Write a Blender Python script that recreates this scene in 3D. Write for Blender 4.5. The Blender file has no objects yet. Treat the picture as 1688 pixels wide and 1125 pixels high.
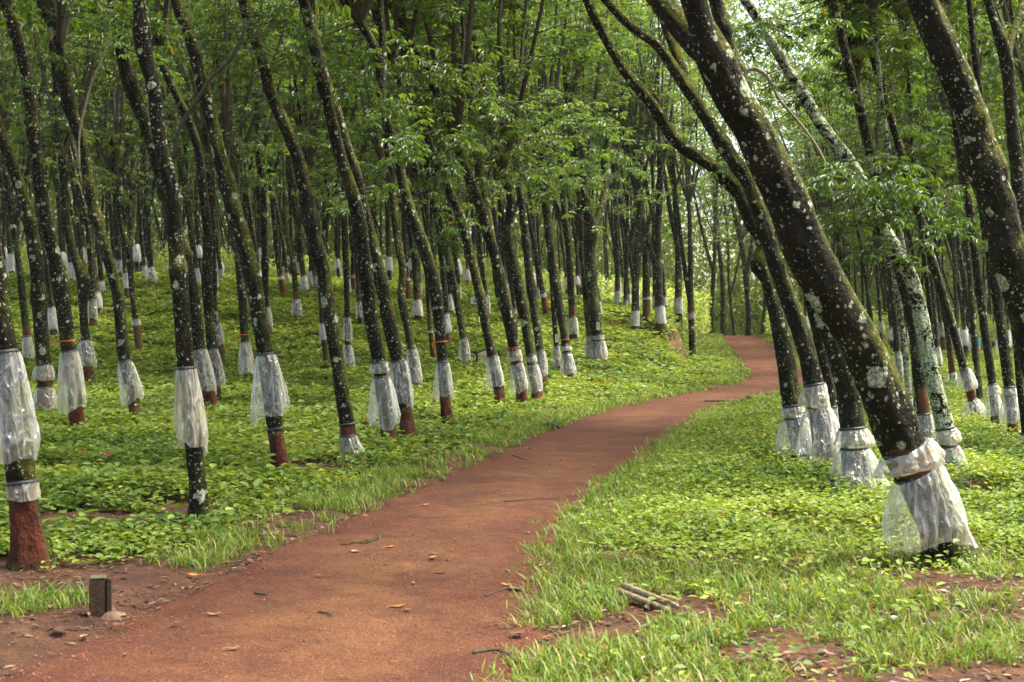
import bpy, math, random
import numpy as np
from mathutils import Vector, noise as mnoise
R = math.radians
rng = np.random.default_rng(7)
random.seed(11)
SC = bpy.context.scene
COL = SC.collection
F = 2344.0; HX = 844.0; HY = 545.0; EYE = 1.6      # the photo's lens in its own pixels

# ------------------------------------------------------------------ scene, camera, light
SC.render.engine = 'CYCLES'
cy = SC.cycles
cy.max_bounces = 7; cy.diffuse_bounces = 3; cy.glossy_bounces = 2; cy.transmission_bounces = 4
cy.transparent_max_bounces = 12; cy.use_denoising = True; cy.sample_clamp_indirect = 6
cy.use_adaptive_sampling = True; cy.adaptive_threshold = 0.02; cy.caustics_reflective = False; cy.caustics_refractive = False
SC.view_settings.view_transform = 'Standard'; SC.view_settings.look = 'None'
SC.view_settings.exposure = 1.6; SC.view_settings.gamma = 1
SC.render.resolution_x = 1024; SC.render.resolution_y = 682

w = bpy.data.worlds.new("World"); SC.world = w; w.use_nodes = True
nt = w.node_tree; nt.nodes.clear()
sky = nt.nodes.new('ShaderNodeTexSky'); sky.sky_type = 'NISHITA'; sky.sun_disc = False
SUN_EL, SUN_AZ = R(60), R(78)          # azimuth measured from +Y towards +X
sky.sun_elevation = SUN_EL; sky.sun_rotation = SUN_AZ
sky.air_density = 1.0; sky.dust_density = 4.0; sky.ozone_density = 0.6
bg = nt.nodes.new('ShaderNodeBackground'); bg.inputs[1].default_value = 0.15
wo = nt.nodes.new('ShaderNodeOutputWorld')
wb = nt.nodes.new('ShaderNodeMix'); wb.data_type = 'RGBA'; wb.blend_type = 'MULTIPLY'; wb.inputs[0].default_value = 1; wb.inputs[7].default_value = (1.05, 1.0, .88, 1)
nt.links.new(sky.outputs[0], wb.inputs[6]); nt.links.new(wb.outputs[2], bg.inputs[0]); nt.links.new(bg.outputs[0], wo.inputs[0])
sl = bpy.data.lights.new('sun', 'SUN'); sl.energy = 3.6; sl.angle = R(30); sl.color = (1.0, 0.95, 0.84)
so = bpy.data.objects.new('sun', sl); COL.objects.link(so)
dirv = Vector((math.sin(SUN_AZ) * math.cos(SUN_EL), math.cos(SUN_AZ) * math.cos(SUN_EL), math.sin(SUN_EL)))
so.rotation_euler = (-dirv).to_track_quat('-Z', 'Y').to_euler()
cam = bpy.data.cameras.new('camera'); cam.lens = 50; cam.sensor_width = 36; cam.shift_y = -(562.5 - HY) / 1688
cam.clip_start = 0.1; cam.clip_end = 2000
cam.dof.use_dof = True; cam.dof.focus_distance = 19; cam.dof.aperture_fstop = 5.6
co = bpy.data.objects.new('camera', cam); COL.objects.link(co); SC.camera = co
co.location = (0, 0, EYE); co.rotation_euler = (R(90), 0, 0)

# ------------------------------------------------------------------ noise helpers
_perm = rng.random((256, 256))
def vnoise(x, y):
    x = np.asarray(x, float); y = np.asarray(y, float)
    xi = np.floor(x).astype(int); yi = np.floor(y).astype(int)
    fx = x - xi; fy = y - yi; fx = fx * fx * (3 - 2 * fx); fy = fy * fy * (3 - 2 * fy)
    a = _perm[xi & 255, yi & 255]; b = _perm[(xi + 1) & 255, yi & 255]
    c = _perm[xi & 255, (yi + 1) & 255]; d = _perm[(xi + 1) & 255, (yi + 1) & 255]
    return a + (b - a) * fx + (c - a) * fy + (a - b - c + d) * fx * fy
def fbm(x, y, o=3):
    s = 0; a = 0.5; t = 0
    for i in range(o):
        s = s + a * vnoise(x * 2 ** i + 17 * i, y * 2 ** i + 5 * i); t += a; a *= .5
    return s / t
def sstep(a, b, x):
    t = np.clip((x - a) / (b - a), 0, 1); return t * t * (3 - 2 * t)

# ------------------------------------------------------------------ terrain and path
PY = np.array([-60, 0, 4, 6.76, 8.24, 9.74, 11.9, 14.7, 17.4, 21.4, 27.8, 32.6, 36, 39.5, 43, 46, 50, 55.4, 67, 88, 110, 160])
PX = np.array([-9, -2.6, -1.6, -1.08, -.92, -.80, -.47, .02, .64, 1.38, 2.76, 4.35, 5.7, 7.1, 8.15, 8.75, 9.3, 9.95, 11.5, 14.2, 17.5, 26])
PW = np.array([1.5, 1.5, 1.4, 1.22, 1.12, 1.05, .96, .98, 1.03, 1.06, 1.06, 1.1, 1.15, 1.2, 1.1, 1.05, 1.05, 1.1, 1.25, 1.3, 1.3, 1.3])
PZ = ([0, 36, 46, 55, 67, 88, 100, 130, 400], [0, 0, .1, .32, .65, 1.2, 1.2, .7, 0])
def pathx(Y):
    return (np.interp(Y - 1, PY, PX) + np.interp(Y, PY, PX) + np.interp(Y + 1, PY, PX)) / 3
def ground(X, Y):
    X = np.asarray(X, float); Y = np.asarray(Y, float)
    px = pathx(Y); hw = np.interp(Y, PY, PW)
    zp = np.interp(Y, *PZ)
    u = px - hw - X                       # distance left of the path's left edge
    v = X - px - hw
    t = sstep(23, 58, Y)
    hill = 3.05 * t ** 2 * (1 - np.exp(-np.clip(u - .6, 0, None) / 6.0)) + .013 * np.clip(u, 0, 30) * t
    edge = sstep(42, 50, Y)
    foot = sstep(1.9, 2.9, u) * edge + (1 - edge) * sstep(0, 6, u)
    bk = sstep(49, 54, Y + 2.5 * (fbm(X * .5 + 3, Y * .5, 2) - .5)) * (1 - sstep(74, 92, Y))
    hill = hill * foot
    hill = np.where(u > 0, np.sqrt(hill ** 2 + (1.45 * sstep(1.85, 2.75, u + .5 * (fbm(X * .8 + 9, Y * .8 + 33, 3) - .5)) * bk) ** 2 * np.exp(-np.clip(u - 3, 0, None) / 6)), hill)
    hill = hill * (1 - .25 * sstep(64, 110, Y))
    z = zp * np.exp(-np.clip(v, 0, None) / 14) + hill
    z = z + .05 * (fbm(X * .35 + 40, Y * .35 + 9) - .5) * sstep(.2, 1.5, np.maximum(u, v)) * 2
    z = z + .03 * sstep(-.05, .35, np.maximum(u, v))
    return z
def gz(x, y): return float(ground(x, y))
def ray_ground(px, py, dmin=5.0, dmax=62.0):
    Y = np.arange(dmin, dmax, .05)
    X = (px - HX) / F * Y; Z = EYE + (HY - py) / F * Y
    hit = np.nonzero(Z <= ground(X, Y))[0]
    return float(Y[hit[0]]) if len(hit) else None

# ------------------------------------------------------------------ mesh plumbing
def obj(name, me, parent=None):
    o = bpy.data.objects.new(name, me); COL.objects.link(o)
    if parent: o.parent = parent
    return o
def empty(name, loc):
    o = bpy.data.objects.new(name, None); COL.objects.link(o); o.location = loc; o.empty_display_size = .2
    return o
def tag(o, label=None, cat=None, group=None, kind=None):
    if label: o['label'] = label
    if cat: o['category'] = cat
    if group: o['group'] = group
    if kind: o['kind'] = kind
    return o
def mesh_np(name, V, FL, FN, mats, mi=None, attrs=None, smooth=True):
    """V (n,3); FL flat loop vertex indices; FN verts per face"""
    me = bpy.data.meshes.new(name)
    V = np.asarray(V, np.float32); FL = np.asarray(FL, np.int32); FN = np.asarray(FN, np.int32)
    me.vertices.add(len(V)); me.vertices.foreach_set('co', V.ravel())
    me.loops.add(len(FL)); me.loops.foreach_set('vertex_index', FL)
    me.polygons.add(len(FN)); st = np.concatenate([[0], np.cumsum(FN)[:-1]]).astype(np.int32)
    me.polygons.foreach_set('loop_start', st); me.polygons.foreach_set('loop_total', FN)
    if mi is not None: me.polygons.foreach_set('material_index', np.asarray(mi, np.int32))
    me.polygons.foreach_set('use_smooth', np.full(len(FN), smooth, bool))
    for m in mats: me.materials.append(m)
    me.update(calc_edges=True)
    for k, a in (attrs or {}).items():
        at = me.attributes.new(k, 'FLOAT', 'POINT'); at.data.foreach_set('value', np.asarray(a, np.float32))
    return me
class MB:
    def __init__(s): s.V = []; s.FL = []; s.FN = []; s.M = []; s.A = []; s.n = 0
    def add(s, V, faces, m=0, a=None):
        V = np.asarray(V, float); s.V.append(V)
        for f in faces: s.FL.extend([i + s.n for i in f]); s.FN.append(len(f)); s.M.append(m)
        s.A.append(np.zeros(len(V)) if a is None else np.asarray(a, float)); s.n += len(V)
    def addq(s, V, Q, m=0, a=None):
        V = np.asarray(V, float); Q = np.asarray(Q); s.V.append(V)
        s.FL.extend((Q + s.n).ravel().tolist()); s.FN.extend([Q.shape[1]] * len(Q)); s.M.extend([m] * len(Q))
        s.A.append(np.zeros(len(V)) if a is None else np.asarray(a, float)); s.n += len(V)
    def box(s, c, d, m=0, bev=.0, rz=0):
        x, y, z = [k / 2 for k in d]; b = bev
        V = []; 
        for sz, zz in ((-1, -z), (-1, -z + b), (1, z - b), (1, z)):
            k = b if abs(zz) == z else 0
            for sx, sy in ((-1, -1), (1, -1), (1, 1), (-1, 1)):
                V.append((sx * (x - k), sy * (y - k), zz))
        V = np.array(V); ca, sa = math.cos(rz), math.sin(rz)
        V = np.stack([V[:, 0] * ca - V[:, 1] * sa, V[:, 0] * sa + V[:, 1] * ca, V[:, 2]], 1) + np.array(c)
        fs = [(3, 2, 1, 0), (12, 13, 14, 15)]
        for r in range(3):
            for k in range(4): fs.append((r * 4 + k, r * 4 + (k + 1) % 4, r * 4 + 4 + (k + 1) % 4, r * 4 + 4 + k))
        s.add(V, fs, m)
    def build(s, name, mats, smooth=True, attr='panel'):
        return mesh_np(name, np.concatenate(s.V), s.FL, s.FN, mats, s.M, {attr: np.concatenate(s.A)}, smooth)

def frames(P):
    T = np.gradient(P, axis=0); T /= np.linalg.norm(T, axis=1)[:, None] + 1e-9
    n = np.cross(T[0], (0, 1, 0)) if abs(T[0][1]) < .9 else np.cross(T[0], (1, 0, 0))
    n = n / np.linalg.norm(n); N = []
    for t in T:
        n = n - t * n.dot(t); n = n / np.linalg.norm(n); N.append(n)
    N = np.array(N); return T, N, np.cross(T, N)
def tube(mb, P, rad, seg=12, m=0, a=None, lump=0.0, seed=0, cap=True, panel=None):
    P = np.asarray(P, float); rad = np.asarray(rad, float); T, N, B = frames(P)
    th = np.linspace(0, 2 * np.pi, seg, endpoint=False)
    L = np.concatenate([[0], np.cumsum(np.linalg.norm(np.diff(P, axis=0), axis=1))])
    if lump:
        n1 = fbm(np.cos(th)[None] * 1.3 + seed * 3.1 + 7, L[:, None] * 1.9 + np.sin(th)[None] * 1.3 + seed, 3) - .5
        n2 = vnoise(np.cos(th)[None] * 3 + seed + 31, L[:, None] * 7 + np.sin(th)[None] * 3 + 13) - .5
        rr = rad[:, None] * (1 + lump * 1.7 * n1 + lump * .7 * n2)
    else: rr = np.repeat(rad[:, None], seg, 1)
    V = P[:, None] + rr[..., None] * (np.cos(th)[None, :, None] * N[:, None] + np.sin(th)[None, :, None] * B[:, None])
    n = len(P); i = np.arange(n - 1)[:, None] * seg; j = np.arange(seg)[None]; j2 = (j + 1) % seg
    Q = np.stack([i + j, i + j2, i + seg + j2, i + seg + j], -1).reshape(-1, 4)
    at = None
    V = V.reshape(-1, 3)
    if panel is not None: at = panel(V, P[:, None].repeat(seg, 1).reshape(-1, 3))
    mb.addq(V, Q, m, at)
    if cap:
        base = mb.n - len(V)
        k = (n - 1) * seg
        mb.V.append(P[-1:] + T[-1:] * rad[-1] * .4); mb.A.append(np.zeros(1))
        for q in range(seg):
            mb.FL.extend([base + k + q, base + k + (q + 1) % seg, mb.n]); mb.FN.append(3); mb.M.append(m)
        mb.n += 1
def resample(P, n):
    """smooth curve through control points (n samples), any number of columns"""
    P = np.asarray(P, float); t = np.concatenate([[0], np.cumsum(np.linalg.norm(np.diff(P[:, :3], axis=0), axis=1))])
    m = np.gradient(P, t, axis=0); ts = np.linspace(0, t[-1], n)
    k = np.clip(np.searchsorted(t, ts, side='right') - 1, 0, len(t) - 2)
    h = (t[k + 1] - t[k])[:, None]; s = ((ts - t[k])[:, None]) / h
    return (2 * s ** 3 - 3 * s ** 2 + 1) * P[k] + (s ** 3 - 2 * s ** 2 + s) * h * m[k] + (-2 * s ** 3 + 3 * s ** 2) * P[k + 1] + (s ** 3 - s ** 2) * h * m[k + 1]

# ------------------------------------------------------------------ materials
def newmat(name):
    m = bpy.data.materials.new(name); m.use_nodes = True; t = m.node_tree; t.nodes.clear()
    o = t.nodes.new('ShaderNodeOutputMaterial'); return m, t, o
def N(t, typ, **kw):
    n = t.nodes.new(typ)
    for k, v in kw.items():
        if k[0] == 'i' and k[1:].isdigit(): n.inputs[int(k[1:])].default_value = v
        else: setattr(n, k, v)
    return n
def ramp(t, stops, src, interp='LINEAR'):
    r = t.nodes.new('ShaderNodeValToRGB'); cr = r.color_ramp; cr.interpolation = interp
    while len(cr.elements) > 1: cr.elements.remove(cr.elements[-1])
    cr.elements[0].position = stops[0][0]; cr.elements[0].color = col4(stops[0][1])
    for p, c in stops[1:]:
        e = cr.elements.new(p); e.color = col4(c)
    t.links.new(src, r.inputs[0]); return r.outputs[0]
def col4(c): return (c, c, c, 1) if isinstance(c, (int, float)) else (*c, 1)
def mix(t, fac, a, b, blend='MIX'):
    m = t.nodes.new('ShaderNodeMix'); m.data_type = 'RGBA'; m.blend_type = blend
    for sock, v in ((m.inputs[0], fac), (m.inputs[6], a), (m.inputs[7], b)):
        if isinstance(v, bpy.types.NodeSocket): t.links.new(v, sock)
        else: sock.default_value = v if sock == m.inputs[0] else col4(v)
    return m.outputs[2]
def mth(t, op, a, b=None, clamp=False):
    m = t.nodes.new('ShaderNodeMath'); m.operation = op; m.use_clamp = clamp
    for i, v in enumerate((a, b)):
        if v is None: continue
        if isinstance(v, bpy.types.NodeSocket): t.links.new(v, m.inputs[i])
        else: m.inputs[i].default_value = v
    return m.outputs[0]
def noisetex(t, vec, scale, detail=3, rough=.55, dist=0):
    n = N(t, 'ShaderNodeTexNoise'); n.inputs['Scale'].default_value = scale; n.inputs['Detail'].default_value = detail
    n.inputs['Roughness'].default_value = rough; n.inputs['Distortion'].default_value = dist
    t.links.new(vec, n.inputs['Vector']); return n.outputs[0]
def bump(t, h, strength, dist):
    b = N(t, 'ShaderNodeBump'); b.inputs['Strength'].default_value = strength; b.inputs['Distance'].default_value = dist
    t.links.new(h, b.inputs['Height']); return b.outputs[0]

def leaf_mat(name, stops, transl=.4, gloss=.07, rough=.45, tb=.45):
    m, t, o = newmat(name)
    at = N(t, 'ShaderNodeAttribute', attribute_name='rnd')
    c = ramp(t, stops, at.outputs['Fac'])
    oi = N(t, 'ShaderNodeObjectInfo')
    hs = N(t, 'ShaderNodeHueSaturation'); t.links.new(c, hs.inputs['Color'])
    t.links.new(mth(t, 'ADD', mth(t, 'MULTIPLY', oi.outputs['Random'], .5), .75), hs.inputs['Value'])
    d = N(t, 'ShaderNodeBsdfDiffuse'); tr = N(t, 'ShaderNodeBsdfTranslucent'); g = N(t, 'ShaderNodeBsdfGlossy')
    g.inputs['Roughness'].default_value = rough; g.inputs['Color'].default_value = (.9, .95, 1, 1)
    t.links.new(hs.outputs[0], d.inputs[0])
    yl = mix(t, 1.0, hs.outputs[0], (1.22, 1.15, tb), 'MULTIPLY'); t.links.new(yl, tr.inputs[0])
    m1 = N(t, 'ShaderNodeMixShader'); m1.inputs[0].default_value = transl
    t.links.new(d.outputs[0], m1.inputs[1]); t.links.new(tr.outputs[0], m1.inputs[2])
    m2 = N(t, 'ShaderNodeMixShader'); m2.inputs[0].default_value = gloss
    t.links.new(m1.outputs[0], m2.inputs[1]); t.links.new(g.outputs[0], m2.inputs[2])
    t.links.new(m2.outputs[0], o.inputs[0]); return m
M_CROWN = leaf_mat('crown_leaves', [(0, (.028, .064, .010)), (.4, (.075, .145, .018)), (.75, (.16, .255, .032)), (.93, (.22, .32, .05)), (.985, (.22, .28, .06)), (.993, (.5, .2, .04)), (1, (.5, .14, .03))], .58, .04)
M_COVER = leaf_mat('cover_leaves', [(0, (.06, .115, .02)), (.35, (.17, .25, .04)), (.75, (.31, .39, .07)), (.95, (.46, .50, .12)), (.98, (.42, .36, .06)), (1, (.26, .13, .05))], .38, .018, .5)
M_GRASS = leaf_mat('grass_blades', [(0, (.055, .12, .016)), (.5, (.16, .24, .04)), (.85, (.28, .35, .075)), (1, (.38, .31, .13))], .38, .018, .5)
M_FAR = leaf_mat('far_leaves', [(0, (.08, .15, .02)), (.4, (.22, .33, .045)), (.8, (.36, .46, .12)), (1, (.5, .56, .22))], .62, .03, .45, .75)
M_DEAD = leaf_mat('dead_leaves', [(0, (.07, .035, .02)), (.3, (.16, .08, .04)), (.6, (.20, .10, .05)), (.85, (.29, .17, .09)), (1, (.5, .20, .03))], .1, .08, .4)

def bark_mat(heavy=0.0):
    m, t, o = newmat('bark')
    tc = N(t, 'ShaderNodeTexCoord'); oi = N(t, 'ShaderNodeObjectInfo'); geo = N(t, 'ShaderNodeNewGeometry')
    off = N(t, 'ShaderNodeVectorMath', operation='SCALE'); off.inputs[0].default_value = (37, 91, 53)
    t.links.new(oi.outputs['Random'], off.inputs['Scale'])
    ad = N(t, 'ShaderNodeVectorMath', operation='ADD'); t.links.new(tc.outputs['Object'], ad.inputs[0]); t.links.new(off.outputs[0], ad.inputs[1])
    v = ad.outputs[0]
    vs = N(t, 'ShaderNodeVectorMath', operation='MULTIPLY'); vs.inputs[1].default_value = (1, 1, .45); t.links.new(v, vs.inputs[0])
    n1 = noisetex(t, v, 5, 5, .65); n2 = noisetex(t, vs.outputs[0], 26, 4, .6); n3 = noisetex(t, v, 1.6, 3, .5)
    base = ramp(t, [(.3, (.003, .0028, .002)), (.5, (.0085, .008, .0042)), (.72, (.026, .021, .011))], n1)
    base = mix(t, mth(t, 'MULTIPLY', n2, .25), base, (.032, .028, .016))
    # moss, thicker where the bark faces the sky
    sx = N(t, 'ShaderNodeSeparateXYZ'); t.links.new(geo.outputs['Normal'], sx.inputs[0])
    up = mth(t, 'MULTIPLY', mth(t, 'MAXIMUM', sx.outputs['Z'], 0.0), 1.3)
    mfac = mth(t, 'ADD', mth(t, 'MULTIPLY', n3, 1.1), up)
    mf = ramp(t, [(.64, 0), (.95, .95)], mfac)
    mossc = ramp(t, [(.3, (.020, .026, .003)), (.55, (.075, .080, .007)), (.8, (.19, .155, .012))], noisetex(t, v, 9, 3))
    c = mix(t, mf, base, mossc)
    # grey and white lichen crusts: three sizes, ragged outlines
    wob = N(t, 'ShaderNodeTexNoise'); wob.inputs['Scale'].default_value = 22; wob.inputs['Detail'].default_value = 3; t.links.new(v, wob.inputs['Vector'])
    wm = N(t, 'ShaderNodeVectorMath', operation='SCALE'); wm.inputs['Scale'].default_value = .055; t.links.new(wob.outputs['Color'], wm.inputs[0])
    wa = N(t, 'ShaderNodeVectorMath', operation='ADD'); t.links.new(v, wa.inputs[0]); t.links.new(wm.outputs[0], wa.inputs[1])
    tot = None
    for sc, th, keep in ((4.5, .44, .80), (11.0, .40, .56), (24.0, .36, .44), (48.0, .36, .42)):
        vo = N(t, 'ShaderNodeTexVoronoi'); vo.inputs['Scale'].default_value = sc; vo.inputs['Randomness'].default_value = 1
        t.links.new(wa.outputs[0], vo.inputs['Vector'])
        sp = N(t, 'ShaderNodeSeparateColor'); t.links.new(vo.outputs['Color'], sp.inputs[0])
        size = mth(t, 'MULTIPLY', sp.outputs[1], th * (1 + 1.1 * heavy))
        near = mth(t, 'LESS_THAN', vo.outputs['Distance'], size)
        gate = mth(t, 'GREATER_THAN', sp.outputs[0], mth(t, 'ADD', mth(t, 'MULTIPLY', n3, -1.25), keep + .66 - heavy))
        f = mth(t, 'MULTIPLY', near, gate)
        tot = f if tot is None else mth(t, 'MAXIMUM', tot, f)
    lc = ramp(t, [(.38, (.10, .13, .07)), (.5, (.27, .31, .20)), (.68, (.46, .49, .38))], noisetex(t, v, 40, 2))
    c = mix(t, tot, c, lc)
    # tapping panel: shaved and painted bark
    at = N(t, 'ShaderNodeAttribute', attribute_name='panel')
    pc = ramp(t, [(.3, (.025, .010, .006)), (.5, (.085, .024, .012)), (.7, (.17, .06, .028))], noisetex(t, vs.outputs[0], 7, 4, .6))
    pc2 = mix(t, at.outputs['Fac'], (.11, .065, .032), pc)
    pf = mth(t, 'MULTIPLY', mth(t, 'ADD', at.outputs['Fac'], mth(t, 'MULTIPLY', mth(t, 'SUBTRACT', n1, .5), .9)), 2.2, True)
    pf = mth(t, 'MULTIPLY', pf, mth(t, 'GREATER_THAN', at.outputs['Fac'], .03))
    c = mix(t, pf, c, pc2)
    b = N(t, 'ShaderNodeBsdfPrincipled'); t.links.new(c, b.inputs['Base Color']); b.inputs['Roughness'].default_value = .8
    b.inputs['Specular IOR Level'].default_value = .14
    h = mth(t, 'ADD', mth(t, 'MULTIPLY', n2, .7), mth(t, 'ADD', mth(t, 'MULTIPLY', n1, 1.6), mth(t, 'MULTIPLY', tot, .2)))
    t.links.new(bump(t, h, .95, .045), b.inputs['Normal'])
    t.links.new(b.outputs[0], o.inputs[0]); return m
M_BARK = bark_mat(); M_BARK_WHITE = bark_mat(.68)

def simple(name, c1, c2, scale=20, rough=.7, bs=.3, bd=.01, spec=.4):
    m, t, o = newmat(name); tc = N(t, 'ShaderNodeTexCoord')
    n = noisetex(t, tc.outputs['Object'], scale, 4, .6)
    c = ramp(t, [(.3, c1), (.7, c2)], n)
    b = N(t, 'ShaderNodeBsdfPrincipled'); t.links.new(c, b.inputs['Base Color']); b.inputs['Roughness'].default_value = rough
    b.inputs['Specular IOR Level'].default_value = spec
    t.links.new(bump(t, n, bs, bd), b.inputs['Normal']); t.links.new(b.outputs[0], o.inputs[0]); return m
M_TAR = simple('tar_band', (.012, .012, .013), (.05, .05, .052), 60, .45, .6, .01)
M_STONE = simple('weathered_post', (.03, .016, .009), (.085, .045, .025), 40, .85, .8, .01)
M_POSTTOP = simple('mossy_post_top', (.05, .06, .025), (.13, .13, .07), 30, .85, .6, .01)
M_WOOD = simple('pale_wood', (.10, .07, .04), (.27, .20, .12), 30, .7, .5, .01)
M_TWIG = simple('twig_bark', (.022, .02, .012), (.075, .06, .034), 40, .8, .4, .005)
M_PALETWIG = simple('pale_twig_bark', (.16, .14, .07), (.34, .30, .18), 30, .7, .4, .005)
M_WHITE = simple('sign_white', (.5, .5, .45), (.72, .72, .68), 20, .5, .1, .002)
M_CREAM = simple('sign_cream', (.45, .36, .16), (.66, .58, .36), 9, .5, .1, .002)
M_BLACK = simple('sign_black', (.015, .015, .015), (.035, .035, .032), 20, .5, .1, .002)
M_YELLOW = simple('post_yellow', (.40, .25, .05), (.55, .36, .08), 20, .5, .1, .002)
M_ORANGE = simple('orange_ribbon', (.65, .10, .02), (.8, .16, .03), 20, .5, .1, .002)
M_CUP = simple('cup_dark', (.02, .025, .03), (.05, .06, .07), 20, .4, .1, .002)
M_BLUE = simple('blue_item', (.05, .22, .55), (.10, .34, .75), 12, .6, .3, .01)
M_PINK = simple('pink_item', (.4, .08, .12), (.55, .14, .2), 12, .6, .3, .01)

def plastic(name, tint, clear):
    m, t, o = newmat(name); tc = N(t, 'ShaderNodeTexCoord'); oi = N(t, 'ShaderNodeObjectInfo')
    mp = N(t, 'ShaderNodeMapping'); mp.inputs['Scale'].default_value = (1, 1, .35); t.links.new(tc.outputs['Object'], mp.inputs[0])
    ofs = N(t, 'ShaderNodeVectorMath', operation='SCALE'); ofs.inputs[0].default_value = (31, 17, 23); t.links.new(oi.outputs['Random'], ofs.inputs['Scale']); t.links.new(ofs.outputs[0], mp.inputs['Location'])
    n1 = noisetex(t, mp.outputs[0], 8, 2, .45, 1.2); n2 = noisetex(t, mp.outputs[0], 5, 3, .6)
    vo = N(t, 'ShaderNodeTexVoronoi', feature='DISTANCE_TO_EDGE'); vo.inputs['Scale'].default_value = 8
    wv = N(t, 'ShaderNodeTexNoise'); wv.inputs['Scale'].default_value = 6; t.links.new(mp.outputs[0], wv.inputs['Vector'])
    ws = N(t, 'ShaderNodeVectorMath', operation='SCALE'); ws.inputs['Scale'].default_value = .25; t.links.new(wv.outputs['Color'], ws.inputs[0])
    wa = N(t, 'ShaderNodeVectorMath', operation='ADD'); t.links.new(mp.outputs[0], wa.inputs[0]); t.links.new(ws.outputs[0], wa.inputs[1]); t.links.new(wa.outputs[0], vo.inputs['Vector'])
    crease = ramp(t, [(0, 1), (.10, .25), (.3, 0)], vo.outputs['Distance'])
    c = mix(t, ramp(t, [(.45, 0), (.75, .7)], n2), tint, tuple(k * f for k, f in zip(tint, (.70, .56, .36))))
    d = N(t, 'ShaderNodeBsdfDiffuse'); tl = N(t, 'ShaderNodeBsdfTranslucent'); g = N(t, 'ShaderNodeBsdfGlossy'); g.inputs['Roughness'].default_value = .16
    t.links.new(c, d.inputs[0]); t.links.new(c, tl.inputs[0])
    nb = bump(t, mth(t, 'ADD', mth(t, 'MULTIPLY', n1, 1.4), mth(t, 'MULTIPLY', crease, .35)), 1.0, .035)
    for q_ in (d, tl, g): t.links.new(nb, q_.inputs['Normal'])
    a = N(t, 'ShaderNodeMixShader'); a.inputs[0].default_value = .5; t.links.new(d.outputs[0], a.inputs[1]); t.links.new(tl.outputs[0], a.inputs[2])
    b = N(t, 'ShaderNodeMixShader'); b.inputs[0].default_value = .24; t.links.new(a.outputs[0], b.inputs[1]); t.links.new(g.outputs[0], b.inputs[2])
    tp = N(t, 'ShaderNodeBsdfTransparent'); x = N(t, 'ShaderNodeMixShader')
    lw = N(t, 'ShaderNodeLayerWeight'); lw.inputs['Blend'].default_value = .35
    fc = mth(t, 'SUBTRACT', clear + .06, mth(t, 'ADD', mth(t, 'MULTIPLY', crease, .28), mth(t, 'MULTIPLY', lw.outputs['Facing'], .42)), True); t.links.new(fc, x.inputs[0])
    t.links.new(b.outputs[0], x.inputs[1]); t.links.new(tp.outputs[0], x.inputs[2]); t.links.new(x.outputs[0], o.inputs[0]); return m
M_PLASTIC = plastic('clear_plastic', (1.0, 1.0, .96), .79)
M_PLASTIC_MILKY = plastic('milky_plastic', (1.0, 1.0, .97), .42)
M_PLASTIC_OLD = plastic('cream_plastic', (.92, .88, .72), .62)

def ground_mat(name, path):
    m, t, o = newmat(name); tc = N(t, 'ShaderNodeTexCoord'); v = tc.outputs['Object']
    big = noisetex(t, v, .5, 4, .6); mid = noisetex(t, v, 3.2, 5, .65); fine = noisetex(t, v, 38, 4, .75); grit = noisetex(t, v, 85, 3, .7)
    if path:
        at = N(t, 'ShaderNodeAttribute', attribute_name='panel')
        c1 = ramp(t, [(.3, (.078, .020, .008)), (.7, (.15, .043, .016))], mid)
        c2 = ramp(t, [(.3, (.14, .052, .018)), (.7, (.255, .112, .042))], mid)
        f = mth(t, 'ADD', at.outputs['Fac'], mth(t, 'MULTIPLY', mth(t, 'SUBTRACT', big, .5), 1.8), True)
        c = mix(t, f, c1, c2)
        c = mix(t, ramp(t, [(.36, .75), (.5, 0)], noisetex(t, v, 1.3, 5, .7)), c, (.085, .026, .012))
        c = mix(t, ramp(t, [(.44, .95), (.54, 0)], grit), c, mix(t, .75, c, (.04, .015, .010)))
        c = mix(t, ramp(t, [(.58, 0), (.68, .55)], fine), c, (.32, .19, .11))
    else:
        c = ramp(t, [(.3, (.045, .022, .012)), (.5, (.105, .045, .022)), (.72, (.18, .08, .038))], mid)
        c = mix(t, ramp(t, [(.4, .7), (.6, 0)], fine), c, mix(t, .6, c, (.05, .025, .014)))
        c = mix(t, ramp(t, [(.6, 0), (.72, .5)], fine), c, (.34, .21, .12))
    b = N(t, 'ShaderNodeBsdfPrincipled'); t.links.new(c, b.inputs['Base Color']); b.inputs['Roughness'].default_value = .85
    b.inputs['Specular IOR Level'].default_value = .25
    h = mth(t, 'ADD', mth(t, 'MULTIPLY', mid, 1.2), mth(t, 'ADD', mth(t, 'MULTIPLY', fine, .35), mth(t, 'MULTIPLY', grit, .18)))
    t.links.new(bump(t, h, 1.0, .05 if path else .07), b.inputs['Normal']); t.links.new(b.outputs[0], o.inputs[0]); return m
M_PATH = ground_mat('laterite_path', True); M_SOIL = ground_mat('forest_soil', False)

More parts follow.
